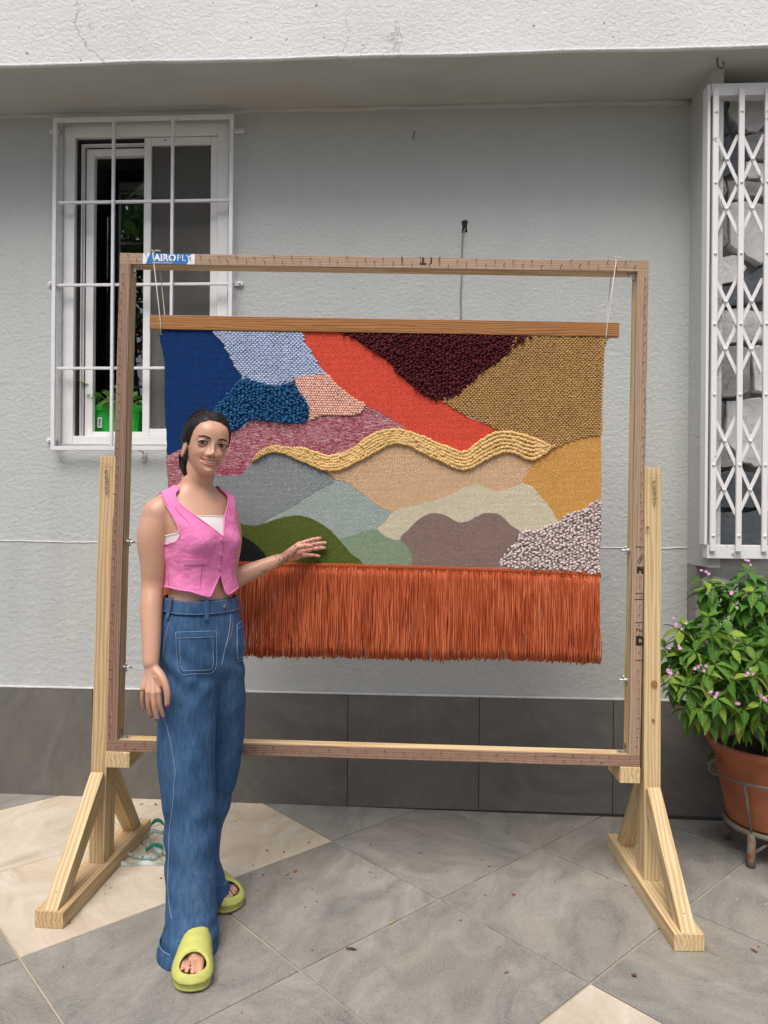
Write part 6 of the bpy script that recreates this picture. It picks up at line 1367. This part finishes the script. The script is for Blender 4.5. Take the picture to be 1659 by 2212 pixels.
for (u, v, Y) in spec:
    e = at(u, v, Y) + rng.normal(0, .008, 3); b0 = top + np.array([rng.normal(0, .05), rng.normal(0, .05), 0]); md = (b0 + e) / 2 + [0, 0, .05]
    P = crom([b0, md, e], 7); V, F = tube(P, np.linspace(.0045, .002, len(P)), 6); add('stem', V, F, M_STEM, shrub, True); d = P[-1] - P[-2]; d /= np.linalg.norm(d)
    d = d * .6 + np.array([0, -.25, .45]); d /= np.linalg.norm(d)
    for w_ in range(3):                                # whorls of leaves below the tip
        base = e - d * (.004 + .030 * w_); nl = (5, 4, 3)[w_] if Y < 2.84 else 3
        ph0 = rng.uniform(0, 6.28)
        for q in range(nl):
            a = ph0 + q * 2 * math.pi / nl + rng.normal(0, .25); t1 = np.cross(d, [0, 0, 1.0]); t1 = t1 / (np.linalg.norm(t1) + 1e-6); t2 = np.cross(d, t1); out = t1 * math.cos(a) + t2 * math.sin(a)
            dirv = out + d * rng.uniform(.05, .55) - np.array([0, 0, .25 + .22 * w_]); LQ.append((LM[int(rng.integers(3))], base + out * .004, dirv, rng.uniform(.050, .070) + .012 * w_, rng.normal(0, .3), Y + .1 * w_))
    if Y < 2.84 and rng.random() < .30: heads.append((e, d))
LQ.sort(key=lambda q: q[5])
for q in LQ[:300]: put_leaf(q[0], M_LEAF, shrub, q[1], q[2], q[3], q[4])
for e, d in heads:
    for q in range(int(rng.integers(2, 6))):
        p = e + d * .026 + rng.normal(0, .012, 3) * [1, 1, .6]; o = link('flower', pme, M_PET, shrub); z = Vector((d * .6 + np.array([0, -.6, .2]) + rng.normal(0, .35, 3))).normalized(); m = z.to_track_quat('Z', 'Y').to_matrix().to_4x4(); m = m @ Matrix.Diagonal((.95, .95, .95, 1)); m.translation = Vector(p) - WL[shrub]; o.matrix_local = m
# inner mass of foliage that closes the crown
fV, fF = [], []
lm = LM[0]; lv = co_of(lm); lf = np.array([tuple(p.vertices) for p in lm.polygons]); off = 0
for q in LQ[300:]:
    qq = Vector(q[2]).normalized(); m = np.array(qq.to_track_quat('Y', 'Z').to_matrix()) * q[3]; fV.append(lv @ m.T + q[1]); fF.append(lf + off); off += len(lv)
for k in range(420):
    u, v = rng.uniform(1462, 1760), rng.uniform(1270, 1560)
    if v < 1340 and u < 1535: continue
    if v > 1500 and u < 1500: continue
    p = at(u, v, rng.uniform(2.66, 3.02)); q = Vector(rng.normal(0, 1, 3) + [0, -.6, -.3]).normalized(); m = np.array((q.to_track_quat('Y', 'Z').to_matrix())) * rng.uniform(.05, .08); fV.append(lv @ m.T + p); fF.append(lf + off); off += len(lv)
add('inner_foliage', np.concatenate(fV), np.concatenate(fF), M_LEAF, shrub, True, kind='stuff')

# ------------------------------------------------------------------ measuring tape on the floor
def C5(x, y): return (x * .5425) / 1.8228, (2900 + y * .5425) / 1.8228
tp = [(C5(875, 905), .006), (C5(890, 875), .008), (C5(930, 880), .008), (C5(1000, 895), .006), (C5(1070, 905), .007), (C5(1130, 905), .008), (C5(1180, 880), .010), (C5(1175, 850), .018), (C5(1120, 840), .022), (C5(1060, 850), .010), (C5(1070, 800), .030), (C5(1110, 770), .040), (C5(1180, 790), .045), (C5(1190, 740), .050), (C5(1140, 715), .055), (C5(1090, 745), .045), (C5(1085, 800), .020), (C5(1140, 860), .010), (C5(1200, 870), .006)]
base_tape = onfloor(*C5(1090, 930)); TPts = crom([onfloor(*c, 0) * [1, 1, 0] + [0, 0, gz(-.9) + h_] for c, h_ in tp], 8)
TPts2 = crom([onfloor(*C5(875, 905)) , onfloor(*C5(872, 930)), onfloor(*C5(900, 945)), onfloor(*C5(980, 942)), onfloor(*C5(1060, 935)), onfloor(*C5(1150, 940)), onfloor(*C5(1195, 935))], 8)
tape = thing('measuring_tape', 'loosely coiled pale and green measuring tape on the beige tile by the post', 'measuring tape', base_tape)
M_TAPEW = plain('tape_pale', (.52, .66, .63), .5, .05, 40); M_TAPEG = plain('tape_green', (.02, .30, .20), .5, .08, 40)
def ribbon(P, name, wd, lean=.15):
    n = len(P); T = np.gradient(P, axis=0); T /= np.linalg.norm(T, axis=1)[:, None] + 1e-9; V = []
    for k in range(n):
        up = np.array([0, 0, 1.0]); up = up - T[k] * up.dot(T[k]); up /= np.linalg.norm(up) + 1e-9; sd = np.cross(T[k], up); up = up * math.cos(lean * math.sin(k * .35)) + sd * math.sin(lean * math.sin(k * .35)); sd = np.cross(T[k], up)
        for (a, b) in ((0, -1), (1, -1), (1, 1), (0, 1)): V.append(P[k] + up * a * wd + sd * b * .0004)
    V = np.array(V); F1 = [(4 * k, 4 * k + 4, 4 * k + 5, 4 * k + 1) for k in range(n - 1)]; F2 = [(4 * k + 3, 4 * k + 2, 4 * k + 6, 4 * k + 7) for k in range(n - 1)]
    a = add(name, V, F2, M_TAPEW, tape, True); b = add(name, V, F1, M_TAPEG, tape, True); return V
RV = ribbon(TPts, 'tape_band', .016); RV2 = ribbon(TPts2[:, :] + [0, 0, .002], 'tape_band', .015, .5)
mk = MB(); nk = MB()
for k in range(4, len(TPts) - 2, 1):                   # ticks on both faces
    P0, P1 = RV[4 * k + 3], RV[4 * k + 2]; P0b, P1b = RV[4 * k], RV[4 * k + 1]
    for (a, b, o_) in ((P0, P1, P0 - P0b), (P0b, P1b, P0b - P0)):
        o_ = o_ / (np.linalg.norm(o_) + 1e-9) * .0005; t_ = TPts[k + 1] - TPts[k]; t_ = t_ / np.linalg.norm(t_) * .0007; ln = .55 if k % 4 == 0 else .3
        mk.put([a + o_ - t_, a + o_ + t_, a + (b - a) * ln + o_ + t_, a + (b - a) * ln + o_ - t_], [(0, 1, 2, 3)])
mk.add('tape_markings', M_INK, tape)
for k, txt in zip(range(14, 60, 7), ('52', '51', '50', '11', '12', '13', '20')):
    if 4 * k + 6 >= len(RV): break
    a, b = RV[4 * k + 3], RV[4 * k + 2]; t_ = Vector(TPts[k + 1] - TPts[k]).normalized(); up = Vector(b - a).normalized(); nr = t_.cross(up); off = Vector(a - RV[4 * k]).normalized()
    if nr.dot(off) < 0: t_ = -t_; nr = -nr
    m = Matrix((t_, up, nr)).transposed().to_4x4(); m.translation = Vector(a + (b - a) * .62) + off * .0008 - WL[tape]; link('tape_number', text_mesh(txt, .010, m, .0001), M_INK, tape)

# ------------------------------------------------------------------ dried petals and scraps on the tiles
M_SCR = plain('dry_petal', (.26, .075, .03), .8, .35, 30); M_SCP = plain('fallen_petal', (.50, .30, .42), .8, .2, 30); M_SCD = plain('dead_leaf', (.12, .055, .03), .8, .3, 30)
def scrap_mesh(name, nn):
    bm = bmesh.new(); P = [(math.cos(a) * random.uniform(.4, 1), math.sin(a) * random.uniform(.2, .55), random.uniform(0, .25)) for a in np.linspace(0, 6.28, nn, endpoint=False)]; V = P + [(0, 0, .3)]; bm.free()
    V = V + [(x, y, z + .07) for x, y, z in V]; n1 = nn + 1
    return mesh_np(name, V, [(k, nn, (k + 1) % nn) for k in range(nn)] + [(n1 + k, n1 + (k + 1) % nn, n1 + nn) for k in range(nn)] + [(k, (k + 1) % nn, n1 + (k + 1) % nn, n1 + k) for k in range(nn)])
SMs = [scrap_mesh('scrap', random.choice((5, 6, 7))) for _ in range(6)]
def C6(x, y): return (900 + x * .663) / 1.8228, (2600 + y * .663) / 1.8228
def C7(x, y): return (1900 + x * .6775) / 1.8228, (2600 + y * .6775) / 1.8228
def scrap(uv, size, mat, lab, grp):
    p = onfloor(*uv, .0012); o = link('petal_scrap', random.choice(SMs).copy(), mat, None, p); o.scale = (size, size, size); o.rotation_euler = (random.uniform(-.2, .2), random.uniform(-.2, .2), random.uniform(0, 6.28)); tag(o, lab, 'scrap', grp)
for uv, sz in (((475, 1083), .011), ((228, 1130), .011), ((330, 1140), .010), ((145, 1218), .007), ((45, 958), .007), ((270, 968), .005), ((405, 985), .005)): scrap(C6(*uv), sz, M_SCR, 'small reddish dried petal on the beige floor tile behind the legs', 'dried petals on the beige tile')
for uv, sz in (((395, 1256), .015), ((350, 1275), .010), ((205, 1275), .009), ((130, 1273), .007), ((368, 1296), .006), ((497, 1357), .006), ((524, 1433), .006), ((453, 1466), .006), ((497, 1722), .006), ((1135, 1147), .012), ((845, 1096), .008), ((1152, 1042), .009), ((1095, 1210), .006), ((840, 1260), .007), ((872, 1290), .006), ((1505, 1186), .007), ((1550, 1225), .008), ((1298, 1257), .006), ((1525, 1397), .007), ((1350, 1440), .006), ((1375, 1545), .007), ((672, 1315), .005), ((175, 1366), .006), ((80, 2095), .006), ((1012, 984), .005)): scrap(C6(*uv), sz, M_SCR, 'small reddish dried petal on the grey floor tiles under the tapestry', 'dried petals on the grey tiles')
for uv, sz in (((178, 1362), .014), ((15, 1365), .007), ((420, 1283), .006), ((830, 1308), .008), ((140, 1815), .009), ((1605, 1665), .007), ((38, 1198), .007), ((720, 1268), .007)): scrap(C7(*uv), sz, M_SCR, 'small reddish dried petal on the grey tiles near the right foot of the stand', 'dried petals by the stand')
for uv, sz in (((1322, 1432), .010), ((1480, 1388), .008), ((1578, 1410), .008), ((1350, 1152), .008), ((1210, 1158), .007), ((1370, 1215), .007), ((1340, 1195), .007), ((1645, 1420), .009), ((1560, 1185), .007), ((1550, 1275), .006), ((330, 993), .007), ((1650, 1350), .007)): scrap(C7(*uv), sz, M_SCP, 'fallen pale pink flower on the tiles near the terracotta pot', 'fallen flowers by the pot')
for (uv, sz, lab) in ((C6(727, 1718), .021, 'round brown dead leaf lying beside a grout line'), (C7(880, 1832), .016, 'brown dead leaf on grey tile before the beige corner tile'), (C7(1578, 1690), .014, 'dark twig scrap on the tile beyond the front end of the stand'), (C6(965, 1560), .009, 'tiny yellow leaf on a grout line of the grey floor')):
    scrap(uv, sz, M_SCD if 'yellow' not in lab else plain('yellow_scrap', (.45, .30, .08), .7), lab, None)
for uv, sz in ((C5(1030, 492), .011), (C5(1130, 495), .014), (C5(1075, 505), .008), (C5(1170, 1030), .010), (C5(765, 1082), .007), (C5(803, 1100), .006), (C5(762, 1143), .006), (C5(505, 1355), .007), (C5(458, 1672), .005)): scrap(uv, sz, M_SCR, 'small dried petal on the beige tile around the left foot of the stand', 'dried petals round the left foot')

# ------------------------------------------------------------------ across the yard, behind the viewer: seen mirrored in the window
M_BARK = plain('bark', (.11, .08, .055), .9, .3, 12, .5)
M_CROWN = leaf_mat('tree_leaf', (.05, .11, .03), (.09, .18, .045), (.15, .26, .07), .6)
cw = block('garden_wall', -9, 9, -6.6, -6.4, -.05, 1.9, plain('old_plaster', (.30, .29, .26), .9, .15, 3), None, .01); tag(cw, 'low plastered garden wall across the yard, mirrored in the window', 'wall')
def tree(x, y, hgt, rad, lab, seed):
    rg = np.random.default_rng(seed); t = thing('tree', lab, 'tree', (x, y, -.05), 'trees across the yard')
    m = MB(); P = crom([(x, y, -.05), (x + .1, y, hgt * .25), (x - .1, y + .1, hgt * .5), (x, y, hgt * .8)], 5); m.put(*tube(P, np.linspace(.17, .05, len(P)), 9))
    for k in range(9):
        a = rg.uniform(0, 6.28); h0 = hgt * rg.uniform(.35, .7); e = np.array([x + math.cos(a) * rad * .75, y + math.sin(a) * rad * .75, h0 + rad * rg.uniform(.3, .8)]); m.put(*tube(crom([(x, y, h0), (np.array([x, y, h0]) + e) / 2 + [0, 0, .2], e], 4), np.linspace(.05, .015, 9), 6))
    m.add('trunk', M_BARK, t, True); N = 6500; cl = rg.normal(0, 1, (70, 3)); cl /= np.linalg.norm(cl, axis=1)[:, None]; cl = cl * (rg.random(70) ** .4)[:, None] * [rad, rad, rad * .8] + [x, y, hgt * .74]
    ce = cl[rg.integers(70, size=N)] + rg.normal(0, rad * .16, (N, 3)); q = rg.normal(0, 1, (N, 3)); q /= np.linalg.norm(q, axis=1)[:, None]; r2 = np.cross(q, rg.normal(0, 1, (N, 3))); r2 /= np.linalg.norm(r2, axis=1)[:, None]; s = rg.uniform(.08, .15, (N, 1))
    V = np.stack([ce - q * s, ce + r2 * s * .45, ce + q * s, ce - r2 * s * .45], 1).reshape(-1, 3); add('crown', V, np.arange(4 * N).reshape(-1, 4), M_CROWN, t, False, kind='stuff')
tree(-5.4, -6.2, 9.6, 3.1, 'tall dense tree across the yard, mirrored in the dark window pane', 1); tree(-1.6, -8.5, 9.0, 3.0, 'leafy tree beyond the garden wall, mirrored beside the taller one', 2)
tree(5.2, -7.5, 6.4, 2.2, 'smaller spreading tree across the yard, opposite the stone wall', 3)
